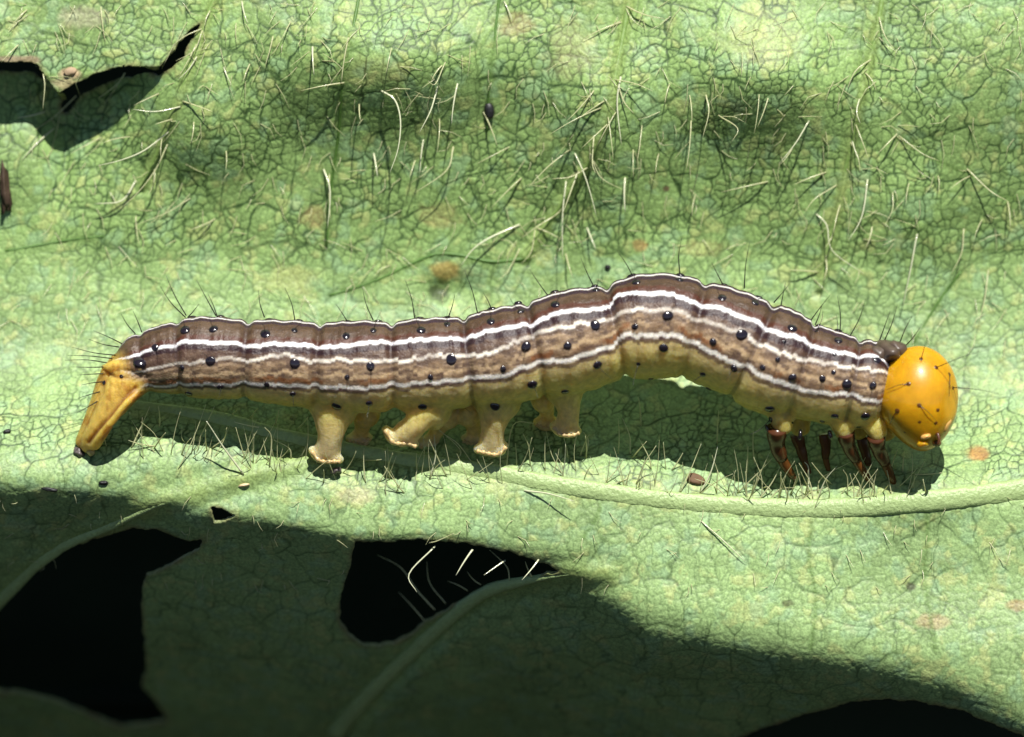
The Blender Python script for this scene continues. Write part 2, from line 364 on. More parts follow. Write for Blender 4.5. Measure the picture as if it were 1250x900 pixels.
# tissue close to veins is yellower and smoother
def poly_dist(pts):
    d = np.full(GX.shape, 1e9); p = catmull(pts, 4)
    lo = p.min(0) - 60; hi = p.max(0) + 60
    ix = np.where((gx > lo[0]) & (gx < hi[0]))[0]; iy = np.where((gy > lo[1]) & (gy < hi[1]))[0]
    if not len(ix) or not len(iy): return d
    sl = np.ix_(iy, ix); X = GX[sl]; Y = GY[sl]; dd = np.full(X.shape, 1e9)
    for a, b in zip(p[:-1], p[1:]):
        ab = b - a; t = np.clip(((X - a[0]) * ab[0] + (Y - a[1]) * ab[1]) / (ab @ ab + 1e-9), 0, 1)
        dd = np.minimum(dd, np.hypot(X - a[0] - t * ab[0], Y - a[1] - t * ab[1]))
    d[sl] = dd; return d
for dark, r, pts in VEINS + [(0, .06, LEFT_VEIN), (0, .06, ROLL_VEIN)]:
    dd = poly_dist(pts)
    near = (np.exp(-(dd / (r * 100 * 2.6)) ** 2) * .6)[..., None]
    cc = np.array([.10, .18, .04]) if dark else np.array([.24, .32, .09])
    pal = pal * (1 - near) + cc * near
    if not dark: GW = GW + .022 * np.exp(-(dd / (r * 100 * 1.6)) ** 2) - .02 * np.exp(-((dd - r * 300) / (r * 150)) ** 2)
dm = poly_dist(MIDRIB); near = (np.exp(-(dm / 11) ** 2) * .8)[..., None]
pal = pal * (1 - near) + np.array([.30, .38, .13]) * near

for h in HOLES:
    nb = (np.exp(-(poly_dist(h + h[:1]) / 4.5) ** 2) * .6 * fbm(cx * 7, arc * 7, 3, 2) * 1.6).clip(0, .8)[..., None]
    pal = pal * (1 - nb) + np.array([.20, .16, .07]) * nb
hole = np.zeros(GX.shape, bool)
wob = 2.4 * (fbm(cx * 9, GY / 100 * 9, 0, 2) - .5) * 2
for h in HOLES: hole |= in_poly(GX + wob, GY + wob[::-1], h)
nv = GX.size; idx = np.arange(nv).reshape(GX.shape)
Q = np.stack([idx[1:, :-1], idx[1:, 1:], idx[:-1, 1:], idx[:-1, :-1]], -1).reshape(-1, 4)
bad = hole.ravel()[Q].any(1); Q = Q[~bad]
V = L(GX.ravel(), GY.ravel(), GW.ravel())
# snap ragged hole borders onto a smoother line, then give the border a real thickness
edges = np.sort(np.stack([Q, np.roll(Q, -1, 1)], -1).reshape(-1, 2), 1)
key = edges[:, 0].astype(np.int64) * nv + edges[:, 1]
uq, first, cnt = np.unique(key, return_index=True, return_counts=True)
dirE = np.stack([Q, np.roll(Q, -1, 1)], -1).reshape(-1, 2)
bE = dirE[first[cnt == 1]]
for _ in range(3):
    s = np.zeros((nv, 3)); c = np.zeros(nv)
    for a, b in ((0, 1), (1, 0)):
        np.add.at(s, bE[:, a], V[bE[:, b]]); np.add.at(c, bE[:, a], 1)
    m = c == 2
    V[m] = .5 * V[m] + .5 * s[m] / c[m][:, None]
bv = np.unique(bE); mp = np.full(nv, -1); mp[bv] = np.arange(len(bv))
gW_u, gW_x = np.gradient(GW, gy / -100, gx / 100)
N = np.stack([-gW_x.ravel(), -gW_u.ravel(), np.ones(nv)], -1); N /= np.linalg.norm(N, axis=1)[:, None]
rim = V[bv] - N[bv] * 0.05
rQ = np.stack([bE[:, 1], bE[:, 0], nv + mp[bE[:, 0]], nv + mp[bE[:, 1]]], -1)
pc = pal.reshape(-1, 3); rim_col = pc[bv] * .55 + np.array([.20, .19, .09]) * .45
pc[bv] = rim_col
V2 = np.vstack([V, rim]); Q2 = np.vstack([Q, rQ]); P2 = np.vstack([pc, rim_col])
used = np.zeros(len(V2), bool); used[Q2.ravel()] = True
remap = np.cumsum(used) - 1
V2 = V2[used]; P2 = np.clip(P2[used], 0.005, .9); Q2 = remap[Q2]

LEAF0 = to_world(L(625, 600, 0)[None])[0]
leaf = thing('leaf', 'big pale green hairy leaf with torn holes that fills the photo beneath the caterpillar', 'leaf', LEAF0)
me = big_mesh('leaf_blade', to_world(V2) - LEAF0, Q2, M_leaf); color_attr(me, 'pigment', P2)
blade = bpy.data.objects.new('leaf_blade', me); C.objects.link(blade); blade.parent = leaf

def surf(x, y):                            # height of the finished blade
    x = np.asarray(x, float); y = np.asarray(y, float)
    i = np.clip(np.searchsorted(gx, x) - 1, 0, len(gx) - 2); j = np.clip(np.searchsorted(gy, y) - 1, 0, len(gy) - 2)
    fx = np.clip((x - gx[i]) / (gx[i + 1] - gx[i]), 0, 1); fy = np.clip((y - gy[j]) / (gy[j + 1] - gy[j]), 0, 1)
    return (GW[j, i] * (1 - fx) + GW[j, i + 1] * fx) * (1 - fy) + (GW[j + 1, i] * (1 - fx) + GW[j + 1, i + 1] * fx) * fy

def vein_part(name, pts, r0, r1, m, sink, ns=10, wob_=.12, flat=1.0, taper=0):
    p = catmull(pts, 8); w = leaf_base(p[:, 0], p[:, 1])
    t = np.linspace(0, 1, len(p)); r = (r0 + (r1 - r0) * t) * (1 + wob_ * (rng.random(len(p)) - .5))
    if taper: r = r * np.clip(smooth(t, -.02, taper), .12, 1)
    w = np.convolve(np.r_[[w[0]] * 3, w, [w[-1]] * 3], np.ones(7) / 7, 'valid')
    q = L(p[:, 0], p[:, 1], w + r * sink * flat)
    Vv, Ff = tube(q, r, ns); qq = np.repeat(q, ns, 0); Vv = qq + (Vv - qq) * np.array([1, 1, flat]); return part_lf(name, Vv, Ff, m, leaf, LEAF0)

vein_part('midrib', MIDRIB, .085, .145, M_midrib, -.05, 16, .10, .42, .12)
vein_part('vein', LEFT_VEIN[::-1], .05, .095, M_midrib, -.35, 12, .12, .6, .6)
vein_part('vein', ROLL_VEIN[::-1], .05, .12, M_midrib, .1, 12, .12, .8, .4)
for dark, r, pts in VEINS:
    if r <= .012: continue               # these barely rise: colour only
    vein_part('vein', pts, r * 1.2, r * .7, M_vein_dark if dark else M_vein, -.62 if dark else -.4)

# ------------------------------------------------------------------ near-black sheet added to darken the holes, soil far below
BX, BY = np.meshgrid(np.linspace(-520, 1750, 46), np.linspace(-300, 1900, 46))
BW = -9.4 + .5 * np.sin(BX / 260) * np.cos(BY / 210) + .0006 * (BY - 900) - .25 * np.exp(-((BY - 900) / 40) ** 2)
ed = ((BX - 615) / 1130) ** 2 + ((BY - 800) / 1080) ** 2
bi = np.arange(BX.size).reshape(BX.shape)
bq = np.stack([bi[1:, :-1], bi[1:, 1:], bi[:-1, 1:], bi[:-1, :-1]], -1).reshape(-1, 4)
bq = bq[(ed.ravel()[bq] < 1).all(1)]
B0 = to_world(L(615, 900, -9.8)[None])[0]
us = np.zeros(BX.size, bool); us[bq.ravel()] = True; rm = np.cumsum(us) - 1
back = thing('leaf', 'near-black leaf-shaped sheet added deep behind the holes at lower left to keep them black', 'leaf', B0)  # added backing that keeps the holes black
me = big_mesh('leaf_blade', (to_world(L(BX.ravel(), BY.ravel(), BW.ravel())) - B0)[us], rm[bq], M_hole_backing)
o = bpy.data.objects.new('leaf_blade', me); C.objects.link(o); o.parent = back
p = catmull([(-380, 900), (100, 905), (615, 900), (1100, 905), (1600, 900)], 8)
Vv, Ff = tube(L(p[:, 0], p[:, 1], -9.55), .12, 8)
part_lf('midrib', Vv, Ff, M_hole_backing, back, B0)  # rib of the added backing sheet

n_ = 41; sx_ = np.linspace(-1, 1, n_); sx_ = np.sign(sx_) * abs(sx_) ** 3 * 400
SX, SY = np.meshgrid(sx_, sx_); SZ = -13 + .6 * (fbm(SX / 9 + 50, SY / 9 + 50, 0, 3) - .5)
si = np.arange(SX.size).reshape(SX.shape)
sq = np.stack([si[:-1, :-1], si[:-1, 1:], si[1:, 1:], si[1:, :-1]], -1).reshape(-1, 4)
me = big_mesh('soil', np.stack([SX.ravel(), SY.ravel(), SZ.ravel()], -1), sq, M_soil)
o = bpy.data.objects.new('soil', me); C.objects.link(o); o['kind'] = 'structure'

# ------------------------------------------------------------------ hairs of the leaf
HAIRS = []   # (points in plan, bright)
def z(src, ox, oy, sc, br=0):
    for pts in src: HAIRS.append(([(ox + a * sc, oy + b * sc) for a, b in pts], br))
z([[(875, 0), (900, 85)], [(1135, 170), (1142, 275)], [(1170, 610), (1190, 690), (1185, 830)], [(140, 395), (40, 418)], [(175, 455), (60, 575)], [(605, 475), (520, 540), (440, 575), (350, 600)], [(810, 240), (840, 310)], [(480, 650), (430, 720), (330, 735)], [(650, 385), (560, 400), (480, 395)]], 0, 0, .336, 1)
z([[(990, 130), (960, 245)], [(1250, 300), (1095, 330)], [(360, 20), (378, 150)], [(150, 265), (160, 310), (150, 395)], [(255, 335), (180, 410), (105, 465)], [(195, 400), (180, 480), (168, 530)], [(440, 255), (410, 300), (345, 350)], [(570, 335), (480, 380)], [(660, 365), (720, 390), (770, 405)],
   [(600, 520), (560, 610), (500, 690), (430, 755)], [(550, 610), (545, 660), (525, 710)], [(680, 715), (600, 770), (480, 815)], [(480, 780), (495, 890)], [(350, 490), (240, 550)], [(460, 490), (360, 515)], [(60, 160), (0, 225)], [(815, 545), (815, 620)], [(90, 30), (30, 95)], [(1055, 75), (1020, 150)], [(855, 80), (860, 160)], [(770, 790), (680, 830)], [(620, 430), (560, 450)], [(700, 440), (690, 520)], [(905, 230), (880, 300)]], 0, 0, .336)
z([[(318, 250), (300, 320), (265, 385)], [(155, 262), (195, 290), (212, 350), (205, 430), (180, 500)], [(130, 440), (142, 510)], [(848, 220), (840, 300), (850, 420)], [(715, 440), (745, 520), (778, 625)], [(690, 520), (680, 620), (680, 750)], [(752, 655), (778, 720)], [(555, 645), (470, 685), (420, 720), (385, 765)], [(862, 510), (862, 610)], [(375, 240), (358, 360)], [(510, 0), (535, 60)], [(275, 400), (265, 500)]], 400, 0, .4224, 1)
z([[(185, 140), (170, 215)], [(340, 180), (315, 245), (290, 235)], [(250, 460), (235, 510)], [(322, 340), (315, 440)], [(362, 420), (345, 490), (250, 555)], [(525, 420), (430, 470)], [(450, 320), (490, 420)], [(850, 60), (740, 110)], [(835, 320), (780, 420)], [(770, 390), (765, 470), (775, 500)], [(770, 260), (690, 350)],
   [(725, 490), (700, 560), (680, 615)], [(690, 730), (710, 800)], [(600, 660), (590, 720), (560, 760)], [(555, 715), (520, 780), (490, 810)], [(605, 655), (680, 690)], [(910, 360), (895, 470)], [(990, 240), (975, 300)], [(885, 430), (885, 510)], [(960, 440), (950, 500)], [(560, 510), (470, 600)], [(0, 500), (5, 640)], [(60, 110), (40, 240)], [(330, 190), (300, 235)], [(90, 300), (95, 350)], [(700, 430), (640, 480), (580, 540)], [(760, 440), (790, 510), (850, 545)], [(800, 290), (690, 370)], [(790, 310), (640, 390)]], 400, 0, .4224)
z([[(380, 330), (345, 390), (300, 445)], [(545, 490), (525, 590), (490, 660)], [(405, 585), (435, 620), (450, 690), (535, 750)], [(685, 640), (670, 730), (645, 840)]], 820, 0, .4442, 1)
z([[(630, 370), (690, 420), (740, 440)], [(820, 460), (880, 520), (930, 550)], [(95, 260), (105, 310), (85, 380)], [(240, 260), (225, 370)], [(265, 270), (235, 350)], [(335, 405), (300, 450)], [(130, 315), (185, 350), (165, 390)], [(270, 495), (140, 525)], [(430, 470), (340, 505)], [(460, 505), (400, 540), (370, 580)], [(615, 525), (615, 570), (590, 620)], [(660, 500), (650, 560)], [(625, 365), (570, 420)], [(740, 480), (740, 525)], [(935, 550), (940, 625)],
   [(815, 625), (810, 690), (780, 750)], [(885, 740), (875, 820), (855, 890)], [(865, 600), (840, 660)], [(830, 480), (770, 520)], [(510, 340), (545, 440)], [(55, 330), (40, 470)], [(50, 260), (55, 340)], [(410, 745), (330, 740)], [(70, 530), (60, 590)], [(310, 320), (290, 300)], [(470, 560), (450, 640)], [(560, 620), (540, 680)]], 820, 0, .4442)
# in the caterpillar's shade: rooted on the crest, standing up
z([[(640, 550), (690, 440), (730, 310)], [(1190, 560), (1192, 430), (1170, 390)]], 700, 470, .24, 1)
z([[(228, 350), (225, 170)], [(290, 350), (290, 260), (250, 170)], [(395, 430), (380, 370), (330, 270)], [(300, 370), (370, 285)], [(470, 430), (455, 290)], [(500, 435), (555, 345)], [(540, 550), (600, 430), (650, 290)], [(735, 300), (740, 130)], [(875, 550), (885, 310)], [(900, 560), (990, 340)], [(830, 550), (920, 460), (1005, 370)], [(905, 550), (915, 480)], [(780, 560), (790, 500), (820, 430)], [(1045, 560), (1045, 440)], [(1100, 555), (1140, 450)], [(150, 510), (230, 420), (250, 380)], [(260, 530), (290, 420)], [(725, 550), (728, 430)], [(60, 370), (70, 280), (50, 240)], [(345, 210), (330, 60)], [(35, 360), (80, 250)]], 700, 470, .24)
z([[(450, 600), (452, 470)], [(510, 600), (545, 480)], [(590, 600), (600, 460)], [(660, 590), (680, 510), (830, 420)], [(735, 540), (690, 500), (620, 420)], [(818, 600), (815, 500), (790, 460)], [(880, 590), (885, 540), (850, 480)], [(1060, 450), (1090, 350)], [(1120, 470), (1125, 360)], [(1100, 550), (1190, 450)], [(300, 590), (330, 480)], [(360, 560), (390, 550), (400, 570)], [(620, 590), (560, 470)], [(960, 570), (930, 470), (870, 400)], [(1010, 580), (1030, 540)], [(540, 600), (570, 540)], [(1170, 560), (1180, 480)], [(320, 430), (310, 250)], [(275, 480), (270, 320)]], 850, 470, .224)
z([[(775, 465), (680, 340), (605, 210)], [(870, 245), (730, 215)]], 100, 460, .256, 1)
z([[(240, 340), (330, 140)], [(225, 170), (250, 300)], [(350, 340), (410, 265)], [(350, 330), (225, 300)], [(430, 370), (485, 150)], [(465, 440), (540, 280), (600, 130)], [(525, 370), (550, 210)], [(600, 350), (600, 250)], [(560, 300), (640, 140)], [(620, 340), (690, 290), (700, 240)], [(780, 390), (740, 240)], [(820, 410), (828, 270)], [(890, 400), (870, 290)], [(898, 430), (905, 290), (880, 240)], [(1000, 390), (990, 340), (920, 300)], [(1040, 380), (1070, 330)], [(120, 330), (115, 255)], [(480, 370), (530, 290)], [(800, 200), (840, 150)], [(920, 230), (940, 160)], [(700, 190), (740, 160)], [(370, 240), (370, 140)], [(1030, 250), (1080, 190)], [(1155, 500), (1158, 440)]], 100, 460, .256)
z([[(440, 400), (362, 290)], [(540, 600), (580, 590), (640, 560)], [(650, 270), (660, 220), (560, 130)], [(720, 290), (660, 200), (580, 150)], [(850, 290), (880, 130), (960, 120)], [(945, 290), (940, 210), (915, 160)], [(1005, 310), (1005, 170)], [(1095, 260), (1080, 180)], [(1170, 260), (1165, 170)], [(360, 340), (365, 230)], [(375, 340), (410, 250)], [(490, 310), (490, 240)], [(285, 360), (280, 220)], [(195, 320), (250, 230)], [(270, 268), (350, 265)], [(890, 290), (885, 200)], [(1120, 210), (1150, 120)]], 360, 480, .304)
# across the second hole, from the sunny border down
z([[(557, 170), (438, 292), (475, 375)], [(725, 185), (650, 300)], [(870, 235), (775, 300)], [(1020, 230), (945, 320)]], 380, 620, .272, 1)
HOLE_HAIRS = [([(500, 560), (420, 480), (350, 420)], 0)]
z([[(550, 470), (470, 380), (400, 280), (290, 220)], [(600, 440), (530, 350), (515, 250)], [(500, 520), (440, 450), (385, 390)], [(890, 330), (880, 270), (800, 190)], [(990, 310), (960, 240)], [(700, 380), (610, 335)], [(760, 350), (700, 290)]], 380, 620, .272)
# lower sunny half
z([[(440, 195), (500, 245), (550, 295)], [(0, 120), (60, 125), (125, 145)]], 640, 540, .488, 1)
z([[(1000, 130), (990, 90)], [(790, 150), (770, 190)], [(975, 80), (1040, 75)], [(260, 90), (205, 110)]], 640, 540, .488)

def hair_mesh(pts, bright, r_=None, lift=None, over=None):
    p = catmull(pts, 5 if len(pts) > 2 else 7); t = np.linspace(0, 1, len(p))
    p = p + (rng.random(2) - .5) * 3 * (t * (1 - t))[:, None] * 4
    root = surf(p[0, 0], p[0, 1])
    lift = (rng.uniform(.05, .17) if lift is None else lift)
    w = np.maximum(root + lift * np.sin(t * 1.7), surf(p[:, 0], p[:, 1]) + .03) if over is None else root + over * t
    w[0] = root - .01
    w = np.convolve(np.r_[w[0], w, w[-1]], [.25, .5, .25], 'valid')
    r0 = (r_ or (rng.uniform(.0085, .0125) if bright else rng.uniform(.006, .0095)))
    r = r0 * (1.08 - .8 * t ** 1.6)
    return tube(L(p[:, 0], p[:, 1], w), r, 6)

n_hair = 0
for pts, br in HAIRS:
    y0 = pts[0][1]; x0 = pts[0][0]
    over = None
    if 640 < y0 < 780 and 440 < x0 < 690: over = 0.12
    if 470 < y0 < 620 and 120 < x0 < 1120: over = rng.uniform(.05, .35)
    Vv, Ff = hair_mesh(pts, br, over=over)
    part_lf('hair', Vv, Ff, M_hair_pale if br else M_hair, leaf, LEAF0); n_hair += 1
# more single hairs along the veins and the midrib
def along(pts, n, ln, ang, sp):
    global n_hair
    p = catmull(pts, 8)
    for _ in range(n):
        if n_hair >= 296: return
        q = p[rng.integers(0, len(p))] + rng.normal(0, 2.5, 2)
        if not (5 < q[0] < 1245 and 5 < q[1] < 895): continue
        a = math.radians(rng.normal(ang, sp)); l_ = ln * rng.uniform(.5, 1.3)
        mid = q + .5 * l_ * np.array([math.cos(a), math.sin(a)]); a += rng.normal(0, .35); end = mid + .5 * l_ * np.array([math.cos(a), math.sin(a)])
        over = rng.uniform(.1, .4) if 500 < q[1] < 625 else None
        Vv, Ff = hair_mesh([q, mid, end], 0, over=over)
        part_lf('hair', Vv, Ff, M_hair_pale if rng.random() < .18 else M_hair, leaf, LEAF0); n_hair += 1
along([(850, 604), (950, 612), (1030, 614), (1090, 608)], 20, 46, -88, 22)
along([(430, 590), (560, 584), (700, 588), (800, 600)], 10, 44, -88, 24)
along(VEINS[1][2], 10, 42, 105, 40)
along(VEINS[0][2], 8, 40, 100, 40)
along(VEINS[4][2], 8, 40, 130, 30)

# the finest down, far too many to count
Vs = []; Fs = []; k = 0
def down(n, xa, xb, ya, yb, ln, ang, sp, r_):
    global k
    for _ in range(n):
        q = np.array([rng.uniform(xa, xb), rng.uniform(ya, yb)]); a = math.radians(rng.normal(ang, sp)); l_ = ln * rng.uniform(.4, 1.4)
        m_ = q + .5 * l_ * np.array([math.cos(a), math.sin(a)]); a += rng.normal(0, .4); e_ = m_ + .5 * l_ * np.array([math.cos(a), math.sin(a)])
        if any(in_poly(np.array([q[0]]), np.array([q[1]]), h)[0] for h in HOLES): continue
        p_ = np.array([q, m_, e_]); w = surf(p_[:, 0], p_[:, 1]) + np.array([0, .04, .07])
        v, f = tube(L(p_[:, 0], p_[:, 1], w), np.array([1, .8, .3]) * r_, 4, False); Vs.append(v); Fs.extend([tuple(i + k for i in ff) for ff in f]); k += len(v)
down(620, 0, 1250, 0, 420, 26, 100, 45, .005)
down(120, 0, 1250, 600, 720, 15, 95, 40, .005)
for _ in range(75):                        # stiff down standing along the crest under the caterpillar
    x_ = rng.uniform(135, 1115); y_ = float(np.interp(x_, CREST[:, 0], CREST[:, 1])) + rng.uniform(-12, 14)
    a = math.radians(rng.normal(-90, 22)); l_ = rng.uniform(18, 60); w_ = float(surf(x_, y_)); up_ = rng.uniform(.05, .32)
    e_ = np.array([x_ + l_ * math.cos(a), y_ + l_ * math.sin(a)]); m_ = (np.array([x_, y_]) + e_) / 2 + rng.normal(0, 2.0, 2)
    q = catmull([L(x_, y_, w_), L(m_[0], m_[1], w_ + up_ * .6), L(e_[0], e_[1], w_ + up_)], 3)
    v, f = tube(q, .0065 * np.linspace(1, .35, len(q)), 4, False); Vs.append(v); Fs.extend([tuple(i + k for i in ff) for ff in f]); k += len(v)
fz = part_lf('fine_hair', np.vstack(Vs), Fs, M_hair, leaf, LEAF0, kind='stuff')

# ------------------------------------------------------------------ caterpillar: the body
TOP = np.array([(140, 430), (150, 416), (175, 405), (200, 399), (228, 387), (260, 387), (300, 391), (322, 390), (350, 391), (390, 395), (420, 393), (452, 392), (480, 395), (505, 390), (540, 388), (570, 388), (590, 382), (625, 373), (655, 368), (670, 362), (700, 352), (735, 348), (751, 347), (765, 339), (790, 334), (830, 334), (850, 341), (870, 345), (900, 351), (935, 366), (950, 376), (975, 388), (1000, 401), (1020, 407), (1045, 413), (1060, 417), (1085, 424), (1100, 432)], float)
BOT = np.array([(140, 470), (150, 476), (165, 478), (200, 480), (240, 485), (300, 488), (330, 491), (385, 499), (440, 503), (500, 503), (560, 499), (600, 496), (640, 490), (700, 482), (740, 467), (762, 462), (790, 464), (830, 456), (860, 472), (900, 484), (920, 505), (940, 515), (980, 514), (1000, 517), (1030, 522), (1060, 524), (1085, 524), (1100, 520)], float)
SEGB = np.array([140, 178, 222, 303, 390, 481, 573, 655, 751, 845, 916, 975, 1037, 1076, 1102], float)
xs = np.linspace(140, 1100, 640)
def gsm(a, s):
    kx = np.arange(-3 * s, 3 * s + 1); kk = np.exp(-(kx / s) ** 2 / 2); kk /= kk.sum()
    return np.convolve(np.pad(a, 3 * s, 'edge'), kk, 'valid')
top = gsm(np.interp(xs, TOP[:, 0], TOP[:, 1]), 5); bot = gsm(np.interp(xs, BOT[:, 0], BOT[:, 1]), 9)
cyy = gsm((top + bot) / 2, 14); half = (bot - top) / 2
slp = np.gradient(cyy, xs); R = half / np.sqrt(1 + slp ** 2) / 100
WB = np.interp(xs, [140, 300, 600, 800, 1000, 1100], [.42, .50, .58, .62, .58, .56])
# segments: each bulges, furrows between
ti = np.searchsorted(SEGB, xs, 'right') - 1; ti = np.clip(ti, 0, len(SEGB) - 2)
tt = (xs - SEGB[ti]) / (SEGB[ti + 1] - SEGB[ti])
edge_d = np.minimum(xs - SEGB[ti], SEGB[ti + 1] - xs)
fur = -.060 * np.exp(-(edge_d / 4.4) ** 2) + .022 * np.sin(np.pi * np.clip(tt, 0, 1)) - .018 * np.exp(-((tt - .47) * 11) ** 2) - .014 * np.exp(-((tt - .75) * 14) ** 2) - .010 * np.exp(-((tt - .22) * 14) ** 2)
Rf = R + fur * np.clip(R / .55, .5, 1)
fold = 1 - smooth(abs(xs - 751), 0, 12)
Rf = Rf - .012 * fold
ctr = L(xs, cyy, WB)
tan = np.gradient(ctr, axis=0); tan /= np.linalg.norm(tan, axis=1)[:, None]
ROLL = math.radians(17)
dors = np.array([0, math.cos(ROLL), math.sin(ROLL)])
dn = dors - tan * (tan @ dors)[:, None]; dn /= np.linalg.norm(dn, axis=1)[:, None]
sn = np.cross(tan, dn)                    # points to one side
if sn[300, 2] < 0: sn = -sn               # near side (+W)
# rounded ends
xe = (xs - xs[0]) / 34; end0 = np.sqrt(np.clip(1 - (1 - np.clip(xe, 0, 1)) ** 2, 0.0, 1))
xe1 = (xs[-1] - xs) / 48; end1 = np.sqrt(np.clip(1 - (1 - np.clip(xe1, 0, 1)) ** 2, 0.0, 1))
Rt = Rf * np.clip(end0, .12, 1) * np.clip(end1, .3, 1)
NT = 96; th = np.arange(NT) * 2 * math.pi / NT
rows = ctr[::2, None, :] + (Rt[::2, None, None] * (np.cos(th)[None, :, None] * dn[::2, None, :] + np.sin(th)[None, :, None] * sn[::2, None, :] * .95))
BV = rows.reshape(-1, 3); nr = rows.shape[0]; BF = []
for i in range(nr - 1):
    for j in range(NT):
        kx = (j + 1) % NT; BF.append((i * NT + j, i * NT + kx, (i + 1) * NT + kx, (i + 1) * NT + j))
BF.append(tuple(range(NT))[::-1]); BF.append(tuple((nr - 1) * NT + j for j in range(NT)))
allV = [BV]; allF = list(BF); off = len(BV)
def add_chain(nodes):                     # nodes: (x, y, w, r) -> closed limb, rounded
    global off
    a = np.array(nodes, float); q = catmull(np.c_[L(a[:, 0], a[:, 1], a[:, 2]), a[:, 3]], 6)
    pts, r = q[:, :3], q[:, 3]
    t0 = pts[0] - pts[1]; t0 /= np.linalg.norm(t0); t1 = pts[-1] - pts[-2]; t1 /= np.linalg.norm(t1)
    pts = np.vstack([pts[0] + t0 * r[0] * .7, pts[0] + t0 * r[0] * .45, pts, pts[-1] + t1 * r[-1] * .45, pts[-1] + t1 * r[-1] * .7]); r = np.r_[r[0] * .4, r[0] * .85, r, r[-1] * .85, r[-1] * .4]
    v, f = tube(pts, r, 18); allV.append(v); allF.extend([tuple(i + off for i in ff) for ff in f]); off += len(v)
FEET = []
def proleg(x0, y0, x1, y1, x2, y2, wide, near, rk=1.0, lw=0):
    w0 = .50 + (-.01 if near else -.40); w1 = .36 + (.05 if near else -.44)
    if x0 == 522: w0 += .08; w1 += .16          # this leg is lifted towards the light
    wf = w1 - .10
    add_chain([(x0, y0 - 30, w0 - .16, .32 * rk), (x0, y0 - 2, w0 - .06, .31 * rk), ((x0 + x1) / 2, (y0 + y1) / 2 - 2, (w0 + w1) / 2, .215 * rk), (x1, y1, w1, .155 * rk), ((x1 * .35 + x2 * .65), (y1 * .35 + y2 * .65), wf, .165 * rk), (x2, y2, wf - .04, .13 * rk)])
    # spread sole with two lips
    add_chain([(x2 - wide / 2, y2 - 3 + lw, wf, .055), (x2 - wide / 4, y2, wf + .02, .085), (x2, y2 + 1, wf, .095), (x2 + wide / 4, y2 + 2, wf + .02, .085), (x2 + wide / 2, y2 - lw, wf, .05)])
    FEET.append((x2, y2, wf, wide, near, lw))
proleg(408, 503, 404, 535, 399, 556, 36, True, 1.0, -5)
proleg(522, 500, 508, 518, 490, 534, 38, True, 1.0, -9)
proleg(606, 497, 602, 524, 600, 547, 36, True, .95, 4)
proleg(690, 478, 694, 502, 691, 524, 32, True, .88, -2)
proleg(446, 508, 442, 524, 438, 536, 26, False, .6, 3)
proleg(545, 508, 532, 528, 522, 543, 28, False, .6, -4)
proleg(572, 506, 578, 522, 578, 536, 26, False, .6, 3)
proleg(664, 490, 668, 504, 666, 516, 24, False, .55, 3)
# anal prolegs, stretched back and down
add_chain([(178, 450, .46, .27), (160, 466, .52, .245), (146, 488, .52, .195), (130, 512, .46, .145), (116, 532, .34, .12), (108, 545, .22, .09)])
add_chain([(156, 450, .36, .24), (140, 468, .36, .20), (128, 492, .34, .16), (114, 518, .26, .12), (101, 540, .16, .09)])
add_chain([(172, 474, .62, .09), (158, 490, .69, .075), (141, 512, .62, .07), (127, 531, .48, .07), (119, 544, .36, .06)])
# bases of the true legs
for x_, y_, nr_ in ((952, 512, 1), (1026, 518, 1), (1066, 520, 1), (975, 514, 0), (1046, 518, 0), (1080, 520, 0)):
    ww = .62 if nr_ else .12
    add_chain([(x_ - 2, y_ - 18, ww - .06, .20), (x_, y_, ww, .155), (x_ + 2, y_ + 10, ww, .12)])
# flap over the tail and the fold at mid body
add_chain([(132, 452, .46, .08), (150, 447, .62, .09), (176, 449, .74, .08)])
src = bpy.data.meshes.new('body_source'); src.from_pydata([tuple(v) for v in np.vstack(allV)], [], allF); src.update()
so = bpy.data.objects.new('body_source', src); C.objects.link(so)
mod = so.modifiers.new('remesh', 'REMESH'); mod.mode = 'VOXEL'; mod.voxel_size = 0.0165
dg = bpy.context.evaluated_depsgraph_get(); ev = so.evaluated_get(dg); em = ev.to_mesh()
nV = len(em.vertices); bv_ = np.empty(nV * 3); em.vertices.foreach_get('co', bv_); bv_ = bv_.reshape(-1, 3)
bl = np.empty(len(em.loops), np.int32); em.loops.foreach_get('vertex_index', bl)
bQ = bl.reshape(-1, 4)
ev.to_mesh_clear(); bpy.data.objects.remove(so); bpy.data.meshes.remove(src)
ee = np.vstack([bQ[:, [0, 1]], bQ[:, [1, 2]], bQ[:, [2, 3]], bQ[:, [3, 0]]])
def lap(Vq, it, k_):
    c = np.bincount(ee[:, 0], minlength=nV) + np.bincount(ee[:, 1], minlength=nV)
    for i in range(it):
        s = np.stack([np.bincount(ee[:, 0], Vq[ee[:, 1], a], nV) + np.bincount(ee[:, 1], Vq[ee[:, 0], a], nV) for a in range(3)], -1)
        Vq = Vq + k_[i % len(k_)] * (s / c[:, None] - Vq)
    return Vq
bv_ = lap(bv_, 6, [.6, -.4])
BLEND = True
# body coordinates of each vertex: s along, angle from the back, distance ratio
near_i = np.empty(nV, int); cs = ctr[::3]
for a in range(0, nV, 20000):
    near_i[a:a + 20000] = np.argmin(((bv_[a:a + 20000, None, :] - cs[None]) ** 2).sum(-1), 1) * 3
rel = bv_ - ctr[near_i]
al = (rel * dn[near_i]).sum(1); bl2 = (rel * sn[near_i]).sum(1)
ang = np.degrees(np.abs(np.arctan2(bl2, al))); rad = np.hypot(al, bl2); ratio = rad / np.maximum(Rf[near_i], .05)
sx = xs[near_i]; sidek = (bl2 > 0)
